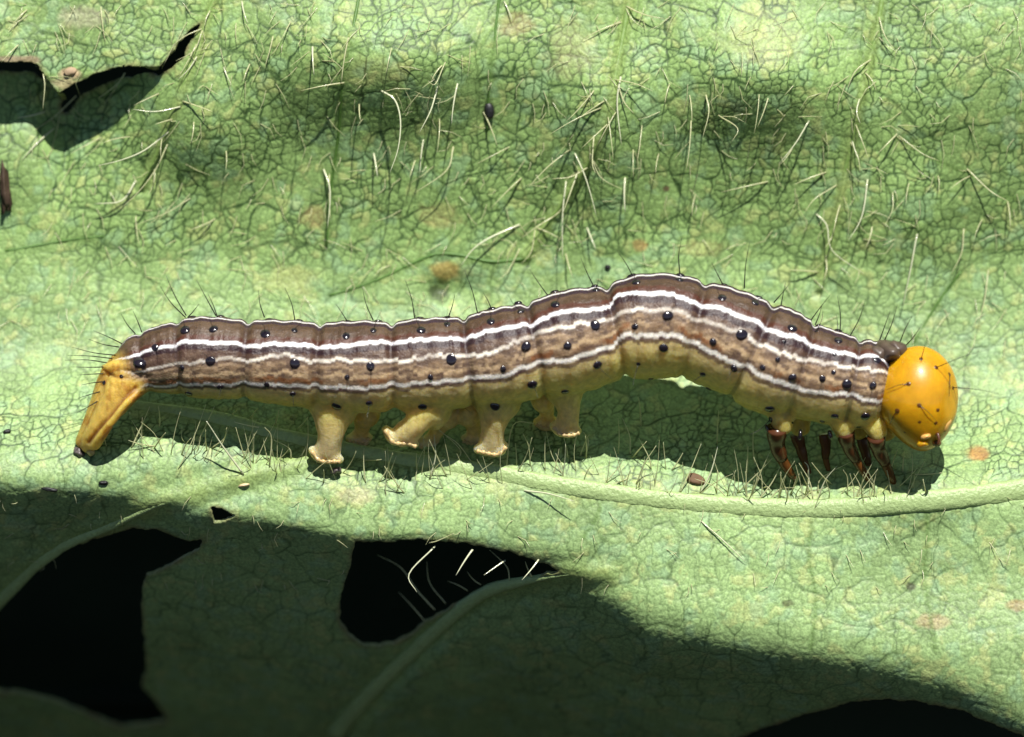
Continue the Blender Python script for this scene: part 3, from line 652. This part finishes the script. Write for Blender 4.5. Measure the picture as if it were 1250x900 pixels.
# stripes measured along the body -> angle from the back
if BLEND:                                  # soften the joints where the belly legs leave the body
    wgt = smooth(ratio, .90, 1.02) * (1 - smooth(ratio, 1.25, 1.5)) * smooth(ang, 95, 115)
    wgt = np.maximum(wgt, .35 * smooth(ratio, 1.2, 1.4))
    lo = bv_
    for _ in range(16): lo = lo + wgt[:, None] * (lap(lo, 1, [.6]) - lo)
    bv_ = lo
S1 = [(140, 437), (165, 436), (180, 430), (210, 422), (233, 416), (305, 421), (378, 421), (393, 424), (447, 420), (500, 416), (553, 413), (580, 412), (607, 403), (657, 395), (687, 379), (749, 373), (752, 361), (780, 357), (807, 359), (847, 371), (887, 379), (913, 390), (917, 394), (973, 416), (1004, 429), (1051, 434), (1076, 440), (1100, 448)]
S2 = [(140, 450), (170, 455), (220, 446), (277, 438), (300, 440), (349, 434), (393, 441), (447, 440), (500, 440), (553, 432), (580, 435), (607, 428), (633, 416), (673, 403), (713, 393), (749, 391), (759, 379), (807, 377), (841, 390), (887, 398), (927, 422), (973, 438), (1020, 447), (1067, 452), (1100, 456)]
S3 = [(140, 462), (176, 470), (200, 473), (248, 470), (349, 471), (393, 473), (447, 475), (500, 469), (553, 466), (580, 463), (607, 461), (657, 443), (687, 441), (749, 423), (753, 411), (759, 411), (820, 410), (847, 421), (873, 433), (913, 451), (973, 477), (1035, 483), (1067, 492), (1100, 496)]
def stripe_angle(S):
    S = np.array(S, float); yy = np.interp(xs, S[:, 0], S[:, 1])
    f_ = np.clip((cyy - yy) / 100 / np.sqrt(1 + slp ** 2) * (1) / np.maximum(R, .05), -.97, .97)
    return np.degrees(np.arccos(f_)) - 17.0
A1, A2, A3 = (gsm(stripe_angle(s), 3)[near_i] for s in (S1, S2, S3))
jit = 3.4 * (vnoise(sx / 5, ang * 0 + 3, 1) - .5) + 4.2 * (vnoise(sx / 17, ang * 0 + 9, 2) - .5)
jit2 = 6.0 * (vnoise(sx / 6 + 20, ang * 0 + 5, 3) - .5) + 5 * (vnoise(sx / 22, ang * 0 + 2, 0) - .5)
jit3 = 5 * (vnoise(sx / 6 + 60, ang * 0 + 7, 1) - .5) + 3 * (vnoise(sx / 15 + 6, ang * 0 + 4, 2) - .5)
g2 = fbm(sx / 10, ang / 6, 2, 4); g3 = fbm(sx / 26 + 9, ang / 14 + 3, 1, 3); g4 = fbm(sx / 5, ang / 3, 3, 2)
sd_ = np.minimum(np.abs(sx[:, None] - SEGB[None, :]).min(1), 50)
def mixc(c, col, f): return c * (1 - f[:, None]) + np.array(col) * f[:, None]
col = np.empty((nV, 3)); col[:] = (.078, .049, .033)                                # brown back
col = mixc(col, (.118, .082, .058), smooth(g3, .42, .62) * .8)
col = mixc(col, (.085, .026, .016), (1 - smooth(np.abs(ang - (A1 - 7 + jit)), 2, 6)) * .85)      # reddish line above the white stripe
mid1 = smooth(ang, A1 + 3, A1 + 5)
col = mixc(col, (.098, .060, .046), mid1)
col = mixc(col, (.155, .108, .082), mid1 * smooth(g2, .5, .66) * .8)
col = mixc(col, (.030, .013, .020), (1 - smooth(np.abs(ang - (A1 + 7.5 + jit)), 2.8, 6)) * .93)     # purple-black below it
col = mixc(col, (.135, .095, .075), smooth(ang, A2 - 3, A2 + 1) * .8)
col = mixc(col, (.25, .18, .12), smooth(ang, A2 + 4, A2 + 10) * smooth(g2, .35, .6))
col = mixc(col, (.48, .38, .26), smooth(ang, A2 + 3, A2 + 8) * smooth(g4, .56, .74) * .6)
mid23 = A2 * .42 + A3 * .58
col = mixc(col, (.60, .47, .31), (1 - smooth(np.abs(ang - mid23 - jit2), 1.2, 4.2)) * smooth(g3, .25, .48) * .8)
col = mixc(col, (.50, .39, .27), (1 - smooth(np.abs(ang - A2 * .75 - A3 * .25 - jit2 * 1.3), .8, 3)) * smooth(g3, .35, .55) * .55)
col = mixc(col, (.24, .085, .020), (1 - smooth(np.abs(ang - (A3 - 8.5 + jit3 * 1.5)), 1.5, 5)) * (.05 + .6 * smooth(fbm(sx / 30, sx * 0 + 4, 0, 2), .40, .6)))   # rusty line
belly = smooth(ang, A3 + 4, A3 + 9)
col = mixc(col, (.66, .51, .13), belly)
col = mixc(col, (.60, .47, .24), belly * (1 - smooth(ang, A3 + 10, A3 + 34)) * .7)
col = mixc(col, (.060, .022, .028), (1 - smooth(np.abs(ang - (A3 + 6.5 + jit3)), 1.5, 4)) * .75)
col = mixc(col, (.64, .54, .14), smooth(ang, 138, 160) * .8)
col = mixc(col, (.20, .105, .012), (1 - smooth(sx, 160, 330)) * smooth(ang, A3 + 8, A3 + 22) * .6)
# white stripes
up_ = (1 - smooth(ang, A3 - 2, A3 + 3))[:, None]
col = col * (1 - up_) + col * np.array([.84, .76, .66]) * up_
brk1 = .80 + .20 * smooth(sd_, 0, 3)
col = mixc(col, (.86, .85, .86), (1 - smooth(np.abs(ang - A1 - jit), 1.0 + 1.6 * (vnoise(sx / 4, ang * 0 + 8, 2) - .3), 3.9)) * brk1 * (.86 + .14 * smooth(g4, .3, .5)))
s2w = .55 + .45 * smooth(fbm(sx / 26 + 4, sx * 0 + 1, 1, 2), .32, .52)
col = mixc(col, (.74, .68, .58), (1 - smooth(np.abs(ang - A2 - jit2 * .8), 1.0, 3.6)) * s2w * (.75 + .25 * smooth(g4, .3, .5)))
col = mixc(col, (.80, .75, .66), (1 - smooth(np.abs(ang - A3 - jit3 * .8), 1.2, 3.9)) * (.82 + .18 * smooth(g4, .3, .5)))
col = mixc(col, (.62, .59, .58), (1 - smooth(ang, 1.6, 3.4)) * (sx > 150))             # thin line down the back
col = mixc(col, (.030, .014, .026), (1 - smooth(np.abs(ang - 8.0), 2.6, 5.5)) * .92)
col = mixc(col, (.05, .03, .03), np.exp(-(sd_ / 1.6) ** 2) * .45 * (ang < 100))
col = mixc(col, (.12, .09, .03), np.exp(-(sd_ / 1.6) ** 2) * .5 * (ang >= 100))
# tail and legs are bare: yellow ochre
tail = np.clip(1 - smooth(sx, 146, 172), 0, 1); tail = np.maximum(tail, smooth(ratio, 1.10, 1.28) * (sx < 330))
yv = 450 - bv_[:, 1] * 100; xv = bv_[:, 0] * 100 + 625
lowtail = smooth(yv - (452 + .18 * np.maximum(xv - 130, 0)), 0, 10) * (1 - smooth(xv, 172, 186)) * (1 - smooth(np.abs(sx - 140), 60, 80))
tail = np.maximum(tail * smooth(yv, 424, 446), lowtail)
col = mixc(col, (.60, .40, .085), tail)
col = mixc(col, (.54, .34, .055), tail * smooth(g3, .5, .68) * .7)
def pd(pts):
    d = np.full(nV, 9e9); p = catmull(pts, 5)
    for a, b in zip(p[:-1], p[1:]):
        ab = b - a; t = np.clip(((xv - a[0]) * ab[0] + (yv - a[1]) * ab[1]) / (ab @ ab), 0, 1); d = np.minimum(d, np.hypot(xv - a[0] - t * ab[0], yv - a[1] - t * ab[1]))
    return d
tail_on = tail * (bv_[:, 2] > .2)
cr1 = np.exp(-(pd([(170, 474), (156, 486), (140, 506), (124, 524), (111, 540)]) / 2.6) ** 2) * tail_on
cr2 = np.exp(-(pd([(126, 450), (140, 458), (158, 461), (176, 458)]) / 2.2) ** 2) * tail_on
cr3 = np.exp(-(pd([(176, 480), (160, 498), (144, 518), (128, 536)]) / 2.2) ** 2) * tail_on
rg1 = np.exp(-(pd([(172, 482), (156, 494), (140, 513), (124, 532), (115, 544)]) / 5.0) ** 2) * tail_on
col = mixc(col, (.62, .42, .10), rg1 * .6)
col = mixc(col, (.27, .10, .012), np.clip(cr1 + .8 * cr2 + .7 * cr3, 0, 1) * .8)
col = mixc(col, (.36, .15, .02), tail_on * smooth(fbm(xv / 9, yv / 16, 2, 3), .52, .68) * .6)
leg = smooth(ratio, 1.00, 1.42) * (ang > 110) * (sx > 330) * (sx < 880)
col = mixc(col, (.66, .50, .19), leg)
col = mixc(col, (.46, .31, .10), leg * smooth(g3, .5, .62) * .6)
tip = leg * smooth(yv, 520, 548)
col = mixc(col, (.68, .54, .28), tip)
thor = smooth(ratio, 1.06, 1.22) * (ang > 110) * (sx >= 880)
col = mixc(col, (.46, .35, .09), thor)
# fine wrinkles
fa = bv_[bQ]; fn = np.cross(fa[:, 2] - fa[:, 0], fa[:, 3] - fa[:, 1])
vn = np.stack([np.bincount(bQ.ravel(), np.repeat(fn[:, a], 4), nV) for a in range(3)], -1); vn /= np.linalg.norm(vn, axis=1)[:, None] + 1e-12
if (vn * rel).sum() < 0: vn = -vn; bQ = bQ[:, ::-1]
bv_ = bv_ - vn * (.030 * cr1 + .022 * cr2 + .018 * cr3 - .022 * rg1)[:, None]
bv_ = bv_ + vn * (.010 * (vnoise(sx / 5, ang / 22, 1) - .5) + .012 * (g2 - .5))[:, None]
CAT0 = to_world(L(600, 570, .2)[None])[0]
cat = thing('caterpillar', 'striped brown and white caterpillar with a glossy orange head crawling along the leaf midrib', 'caterpillar', CAT0)
me = big_mesh('body', to_world(bv_) - CAT0, bQ, M_skin); color_attr(me, 'pigment', np.clip(col, .004, .9))
fl_ = np.clip(.22 + .7 * np.maximum(np.maximum(belly, tail), leg), 0, .92); color_attr(me, 'flesh', np.stack([fl_] * 3, -1))
body = bpy.data.objects.new('body', me); C.objects.link(body); body.parent = cat

# ------------------------------------------------------------------ warts and bristles
def dome(n_seg=12, n_ring=5):
    V = []; F = []
    for i in range(n_ring):
        a = i / n_ring * math.pi / 2; r = math.cos(a) ** .8; zz = math.sin(a) * .62
        V += [(r * math.cos(2 * math.pi * j / n_seg), r * math.sin(2 * math.pi * j / n_seg), zz) for j in range(n_seg)]
    V.append((0, 0, .64)); base_ = len(V); V += [(1.05 * math.cos(2 * math.pi * j / n_seg), 1.05 * math.sin(2 * math.pi * j / n_seg), -.35) for j in range(n_seg)]
    for i in range(n_ring - 1):
        for j in range(n_seg):
            k_ = (j + 1) % n_seg; F.append((i * n_seg + j, i * n_seg + k_, (i + 1) * n_seg + k_, (i + 1) * n_seg + j))
    for j in range(n_seg):
        k_ = (j + 1) % n_seg; F.append(((n_ring - 1) * n_seg + j, (n_ring - 1) * n_seg + k_, n_ring * n_seg)); F.append((base_ + j, base_ + k_, k_, j))
    return V, F
wart_me = mesh_of('wart', *dome(), M_black)
trunk = ratio < 1.12
near_mask = np.where((vn[:, 2] > .02) & trunk)[0]
def nearest_vis(x, y):
    q = L(x, y)[:2]; d = ((bv_[near_mask][:, :2] - q) ** 2).sum(1); return near_mask[np.argmin(d)]
def frame_mat(pos_w, nrm_w, sc, zs=1.0):
    zq = Vector(nrm_w).normalized(); q = zq.to_track_quat('Z', 'Y')
    return Matrix.Translation(Vector(pos_w)) @ q.to_matrix().to_4x4() @ Matrix.Diagonal((sc, sc, sc * zs, 1))
cat_n = 0
def wart(i, r, zs=1.0):
    o = bpy.data.objects.new('wart', wart_me); C.objects.link(o); o.parent = cat
    o.matrix_local = frame_mat(to_world(bv_[i][None])[0] - CAT0, vn[i] @ FRAME, r * rng.uniform(.86, 1.08), zs * rng.uniform(.42, .7)) @ Matrix.Rotation(rng.uniform(0, 6), 4, 'Z') @ Matrix.Diagonal((1, rng.uniform(.8, 1), 1, 1))
    return o
BIG = .062; MED = .050; SML = .036
WARTS = [(229, 403, .068), (264, 402, .055), (327, 408, .070), (362, 404, .048), (361, 404, 0), (425, 411, .062), (457, 404, .05), (516, 404, .062), (547, 397, .05), (600, 393, .062), (636, 381, .05), (677, 373, .062), (727, 355, .055), (775, 346, .055), (827, 343, .060), (879, 365, .062), (919, 371, .055), (962, 401, .060), (953, 418, .030), (1018, 416, .055), (1014, 433, .032), (992, 405, .03),
         (261, 441, .066), (175, 442, .085), (194, 425, .055), (363, 445, .066), (455, 447, .066), (551, 440, .068), (642, 424, .070), (724, 398, .075), (812, 386, .078), (901, 410, .075), (944, 440, .035), (1012, 455, .035),
         (226, 450, .042), (329, 470, .045), (427, 461, .040), (527, 460, .042), (614, 451, .042), (692, 423, .052), (772, 399, .046), (867, 417, .046), (926, 449, .040), (962, 461, .055), (998, 462, .052), (1029, 469, .058), (1060, 471, .055), (1066, 440, .050),
         (272, 473, .045), (233, 481, .046), (360, 481, .048), (413, 496, .064), (453, 492, .055), (517, 496, .066), (553, 485, .060), (604, 496, .062), (649, 470, .060), (689, 478, .055), (728, 446, .062), (807, 425, .062), (777, 445, .036), (793, 462, .04), (855, 457, .04), (863, 475, .045), (892, 450, .056), (936, 499, .062), (1014, 508, .055), (1051, 508, .06), (938, 512, .04), (1000, 514, .035), (150, 478, .03), (144, 500, .03)]
far_mask = np.where((vn[:, 1] > .1) & ~sidek & trunk)[0]
wart_pos = []
for x_, y_, r_ in WARTS:
    if not r_: continue
    i = nearest_vis(x_, y_); wart(i, r_); wart_pos.append(i)
    if ang[i] < 48 and y_ < 430 and sx[i] > 190:      # its twin across the back
        cost = (sx[far_mask] - sx[i]) ** 2 + ((ang[far_mask] - ang[i]) * 1.2) ** 2
        j = far_mask[np.argmin(cost)]; wart(j, r_ * 1.0, 1.25); wart_pos.append(j)
def bristle(p0, p1, w0, w1, r_=.0085, bend=.0, parent=None):
    a = L(*p0, w0); b = L(*p1, w1); m_ = (a + b) / 2 + np.array([(b - a)[1], -(b - a)[0], 0]) * bend
    q = catmull([a, m_, b], 5); v, f = tube(q, r_ * np.linspace(1, .25, len(q)), 5)
    return part_lf('bristle', v, f, M_bristle, parent or cat, CAT0)
BR = [((230, 386), (206, 338), .10), ((266, 386), (243, 343), .1), ((229, 388), (200, 350), .6), ((325, 388), (318, 355), .1), ((362, 392), (350, 352), .2), ((507, 389), (496, 343), .3), ((583, 382), (568, 332), .3), ((457, 392), (444, 352), .2), ((426, 394), (412, 372), .3), ((548, 388), (556, 360), .1), ((670, 364), (646, 330), .3), ((724, 351), (708, 316), .2), ((773, 342), (752, 308), .4), ((828, 335), (830, 292), .3), ((880, 348), (866, 322), .3), ((906, 353), (912, 297), .4), ((950, 377), (956, 345), .1),
      ((942, 370), (960, 348), .4), ((985, 394), (1010, 360), .4), ((1022, 408), (1018, 362), .3), ((1034, 411), (1052, 366), .4), ((992, 397), (1000, 372), .2), ((1076, 416), (1090, 372), .5), ((1070, 416), (1082, 380), .3), ((1094, 420), (1108, 386), .5), ((1100, 424), (1118, 400), .4), ((168, 408), (152, 384), .3), ((176, 406), (166, 380), .2),
      ((152, 420), (118, 404), .3), ((148, 424), (112, 414), .5), ((144, 434), (92, 424), .3), ((140, 438), (88, 434), .5), ((138, 444), (84, 440), .3), ((136, 448), (92, 448), .5), ((134, 456), (98, 458), .2), ((130, 466), (104, 470), .4), ((126, 478), (100, 486), .3), ((122, 490), (98, 504), .3), ((232, 388), (246, 372), .2), ((268, 388), (258, 360), .5), ((600, 378), (590, 358), .2)]
for p0, p1, dw_ in BR:
    ix_ = int(np.clip((p0[0] - 140) / 960 * 639, 0, 639)); w0 = WB[ix_] + .08
    bristle(p0, p1, w0, w0 + dw_ * .6, bend=rng.uniform(-.06, .06))
for i in wart_pos[::2]:
    b0 = bv_[i]; d_ = vn[i] * .8 + rng.normal(0, .25, 3); d_ /= np.linalg.norm(d_); e_ = b0 + d_ * rng.uniform(.18, .34)
    q = catmull([b0, (b0 + e_) / 2 + rng.normal(0, .012, 3), e_], 4); v, f = tube(q, .0055 * np.linspace(1, .25, len(q)), 4)
    part_lf('bristle', v, f, M_bristle, cat, CAT0)

# ------------------------------------------------------------------ head
HC = L(1115, 486, .70)
def uv_sphere(nu, nv_):
    V = [(0, 0, 1)]; F = []
    for i in range(1, nv_):
        a = math.pi * i / nv_
        V += [(math.sin(a) * math.cos(2 * math.pi * j / nu), math.sin(a) * math.sin(2 * math.pi * j / nu), math.cos(a)) for j in range(nu)]
    V.append((0, 0, -1)); last = len(V) - 1
    for j in range(nu):
        k_ = (j + 1) % nu; F.append((0, 1 + j, 1 + k_)); F.append((last, last - nu + k_, last - nu + j))
    for i in range(nv_ - 2):
        for j in range(nu):
            k_ = (j + 1) % nu; a = 1 + i * nu; F.append((a + j, a + nu + j, a + nu + k_, a + k_))
    return np.array(V), F
hv, hf = uv_sphere(64, 48)
# sphere axis z -> up the head
hx, hy, hz = hv[:, 0].copy(), hv[:, 1].copy(), hv[:, 2].copy()
up = hz; low = np.clip(-up, 0, 1)
X_ = hx * (.500 - .12 * low ** 2); W_ = hy * (.47 - .12 * low ** 2); U_ = up * .635
X_ = X_ + .10 * low ** 1.5
# groove between the two halves, seen to the right
gl = np.exp(-((hy * .55 - .42 + (hx - .7) * .8) / .055) ** 2) * (hx > .1) * smooth(up, -.75, -.3)
sc_ = 1 - .05 * gl
ta = math.radians(-4); Xr = X_ * math.cos(ta) - U_ * math.sin(ta); Ur = X_ * math.sin(ta) + U_ * math.cos(ta)
hV = HC + np.stack([Xr * sc_, Ur * sc_, W_ * sc_], -1)
head_o = part_lf('head', hV, hf, M_head, cat, CAT0)
hn = (hV - HC) / np.array([.48, .63, .46]) ** 2; hn /= np.linalg.norm(hn, axis=1)[:, None]
def head_at(x, y):
    q = L(x, y)[:2]; vis = np.where(hn[:, 2] > .03)[0]; i = vis[np.argmin(((hV[vis][:, :2] - q) ** 2).sum(1))]; return hV[i], hn[i]
pit_me = mesh_of('eyespot', *dome(10, 3), simple_mat('dark_amber_pit', (.10, .035, .004), .3, .5, .2, 20))
for x_, y_, r_ in ((1117, 437, .030), (1136, 449, .032), (1101, 470, .032), (1089, 500, .036), (1116, 494, .032), (1136, 501, .028), (1137, 515, .028), (1115, 514, .026), (1100, 527, .022), (1153, 457, .030), (1158, 474, .030)):
    p_, n_v = head_at(x_, y_)
    o = bpy.data.objects.new('eyespot', pit_me); C.objects.link(o); o.parent = head_o
    o.matrix_local = frame_mat(to_world((p_ - n_v * .006)[None])[0] - CAT0, n_v @ FRAME, r_, .5)
for (x0, y0), (x1, y1), out in (((1136, 449), (1196, 427), .5), ((1101, 470), (1076, 476), .10), ((1116, 494), (1136, 514), .10), ((1153, 457), (1152, 484), .06), ((1158, 474), (1215, 482), .4), ((1117, 437), (1124, 412), .3), ((1089, 500), (1080, 520), .12)):
    p_, n_v = head_at(x0, y0); e_ = L(x1, y1, p_[2] + .0); e_[2] = p_[2] + (out if out > .2 else head_at(x1, y1)[0][2] - p_[2] + .03)
    q = catmull([p_, (p_ + e_) / 2 + np.array([0, .02, .05]), e_], 5); v, f = tube(q, .0055 * np.linspace(1, .3, len(q)), 5)
    part_lf('bristle', v, f, M_bristle, head_o, CAT0)
# mouth: upper lip plate, jaws, feeler
def blob(name, x, y, w, rx, ry, rw, m, parent, rot=0, bump_=.08):
    v, f = uv_sphere(18, 12); v = v * (1 + bump_ * np.sin(v[:, :1] * 5 + 1) * np.cos(v[:, 1:2] * 4))
    v = v * np.array([rx, ry, rw]); c, s = math.cos(rot), math.sin(rot)
    v = np.stack([v[:, 0] * c - v[:, 1] * s, v[:, 0] * s + v[:, 1] * c, v[:, 2]], -1)
    return part_lf(name, v + L(x, y, w), f, m, parent, CAT0 if parent in (cat, head_o) else LEAF0)
blob('upper_lip', 1124, 532, .98, .065, .035, .05, M_mouth, head_o, .25)
blob('cheek_plate', 1149, 518, .88, .05, .105, .06, M_mouth, head_o, -.45)
blob('jaw', 1121, 541, .90, .075, .045, .08, M_head, head_o, .1)
blob('jaw', 1138, 540, .84, .060, .045, .08, M_legtip, head_o, -.3)
v, f = tube(catmull([L(1138, 528, .97), L(1140, 536, 1.0), L(1138, 542, 1.0)], 4), np.linspace(.026, .012, 9), 8)
part_lf('feeler', v, f, M_legbrown, head_o, CAT0)

# dark plates behind the head
for x_, y_, w_, rx, ry, rw, ro in ((1082, 431, .60, .23, .160, .38, -.05), (1068, 434, .84, .12, .12, .10, .1), (1090, 427, .80, .13, .10, .12, -.3)):
    blob('neck_shield', x_, y_, w_, rx, ry, rw, M_shield, cat, ro, .12)

# ------------------------------------------------------------------ true legs
def true_leg(pts, r0, near):
    p_ = np.array(pts, float); w0 = .66 if near else .06
    ws = w0 + np.linspace(0, 1, len(p_)) * (-.42 if near else -.10)
    q = catmull(L(p_[:, 0], p_[:, 1], ws), 6); t = np.linspace(0, 1, len(q))
    r = r0 * (1 - .62 * t) * (1 + .10 * np.sin(t * math.pi * 3) ** 2) 
    v, f = tube(q[:13], r[:13], 12); lo = part_lf('leg', v, f, M_legbrown, cat, CAT0)
    v, f = tube(q[11:], r[11:] * .92, 12); part_lf('shin', v, f, M_legtip, lo, CAT0)
    e_ = q[-1]; d_ = q[-1] - q[-3]; d_ /= np.linalg.norm(d_)
    v, f = tube(catmull([e_, e_ + d_ * .05 + np.array([.01, 0, -.01]), e_ + d_ * .09 + np.array([-.015, 0, -.04])], 4), np.linspace(r[-1] * .8, .006, 9), 8); part_lf('claw', v, f, M_legbrown, lo, CAT0)
true_leg([(946, 522), (946, 540), (953, 560), (966, 581)], .125, 1)
true_leg([(1029, 526), (1033, 543), (1043, 561), (1059, 585)], .110, 1)
true_leg([(1066, 532), (1069, 547), (1079, 566), (1090, 590)], .112, 1)
true_leg([(972, 530), (977, 546), (982, 563), (990, 584)], .085, 0)
true_leg([(1006, 530), (1008, 546), (1008, 560), (1012, 576)], .075, 0)
true_leg([(1052, 534), (1056, 552), (1060, 566), (1062, 578)], .075, 0)
for x_, y_, rx, ry, ro in ((934, 523, .026, .06, .3), (961, 514, .055, .024, -.5), (974, 530, .026, .07, -.1), (1010, 530, .03, .06, .2), (1044, 520, .05, .02, 0)):
    blob('leg_plate', x_, y_, .66, rx, ry, .05, M_black, cat, ro, .05)

# hooks along the soles
for x2, y2, wf, wide, nr_, lw in FEET:
    p = catmull([(x2 - wide / 2, y2 - 1 + lw), (x2 - wide / 4, y2 + 5), (x2, y2 + 7), (x2 + wide / 4, y2 + 7), (x2 + wide / 2, y2 + 2 - lw)], 5)
    v, f = tube(L(p[:, 0], p[:, 1], wf + .085), .024 + .009 * np.sin(np.arange(len(p)) * 1.7), 8)
    part_lf('hook_row', v, f, M_hook, cat, CAT0)
blob('foot_pad', 98, 553, .16, .085, .055, .08, M_pad, cat, -.9, .2)
blob('foot_pad', 112, 551, .24, .06, .05, .07, M_hook, cat, -.9, .1)
blob('foot_pad', 411, 574, .28, .07, .04, .06, M_pad, cat, .3, .15)

# ------------------------------------------------------------------ small things lying on the leaf
def lump(name, label, cat_, x, y, rx, ry, rw, m, rot=0, rough=.3, up_=.5):
    w = float(surf(x, y)) + rw * up_
    pos = to_world(L(x, y, w - rw * up_)[None])[0]
    v, f = uv_sphere(16, 11); nn = 1 + rough * (fbm(v[:, 0] * 1.7 + x, v[:, 1] * 1.7 + v[:, 2] * 2.3 + y, 1, 3) - .5) * 2
    v = v * nn[:, None] * np.array([rx, ry, rw]); c, s = math.cos(rot), math.sin(rot)
    v = np.stack([v[:, 0] * c - v[:, 1] * s, v[:, 0] * s + v[:, 1] * c, v[:, 2]], -1)
    me = mesh_of(name, to_world(v + L(x, y, w)) - pos, f, m); o = bpy.data.objects.new(name, me); C.objects.link(o); o.location = Vector(pos)
    o['label'] = label; o['category'] = cat_; return o
lump('speck', 'tiny black speck on the leaf just above the middle of the back', 'speck', 743, 325, .035, .032, .03, M_speck)
lump('speck', 'small black dirt grain on the sunny leaf below the tail foot', 'speck', 128, 589, .055, .025, .03, M_speck)
lump('speck', 'dark oval lump added for the black of a small hole high on the leaf left of the middle vein', 'speck', 597, 132, .055, .10, .04, M_speck, .2)  # black lump added in place of a hole's darkness
lump('speck', 'black speck on the leaf at far left beside the tail', 'speck', 8, 527, .05, .03, .03, M_speck, .3)
lump('speck', 'dark thin chip lying along the shade line at lower left', 'speck', 62, 597, .10, .025, .03, M_speck, -.15)
lump('dry_scrap', 'crumpled dry brown scrap in the shade left of the front legs', 'plant scrap', 850, 586, .10, .055, .045, M_debris, -.4, .8)
lump('dry_scrap', 'dry brown scrap sticking in at the left edge of the photo', 'plant scrap', 0, 234, .065, .28, .07, simple_mat('dark_scrap', (.05, .03, .018), .7, .3, .6, 10, bump=.8), .08, 1.0)
lump('dry_scrap', 'small tan crumb at the corner of the torn flap at upper left', 'plant scrap', 83, 86, .075, .05, .03, simple_mat('tan_crumb', (.36, .26, .16), .6, .3, .3, 12, bump=.5), .2, .4)
lump('dry_scrap', 'pale tan crumb on the leaf near the vein below the tail', 'plant scrap', 299, 592, .07, .022, .025, simple_mat('pale_crumb', (.55, .42, .24), .5, .4, .3, 12), .15, .4)
lump('glint_bead', 'glassy bead added for a hair-tip glint in the shade under the arched belly', 'glint_bead', 831, 514, .035, .045, .04, M_glint_bead, 0, .05)  # these beads are added to give the glints of hair tips
lump('glint_bead', 'glassy bead added for a hair-tip glint in the shade under the rear belly beside the first belly leg', 'glint_bead', 357, 511, .04, .04, .04, M_glint_bead, 0, .05)
lump('glint_bead', 'glassy bead added for a hair-tip glint in the shade just behind the tail legs', 'glint_bead', 174, 512, .03, .035, .03, M_glint_bead, 0, .05)
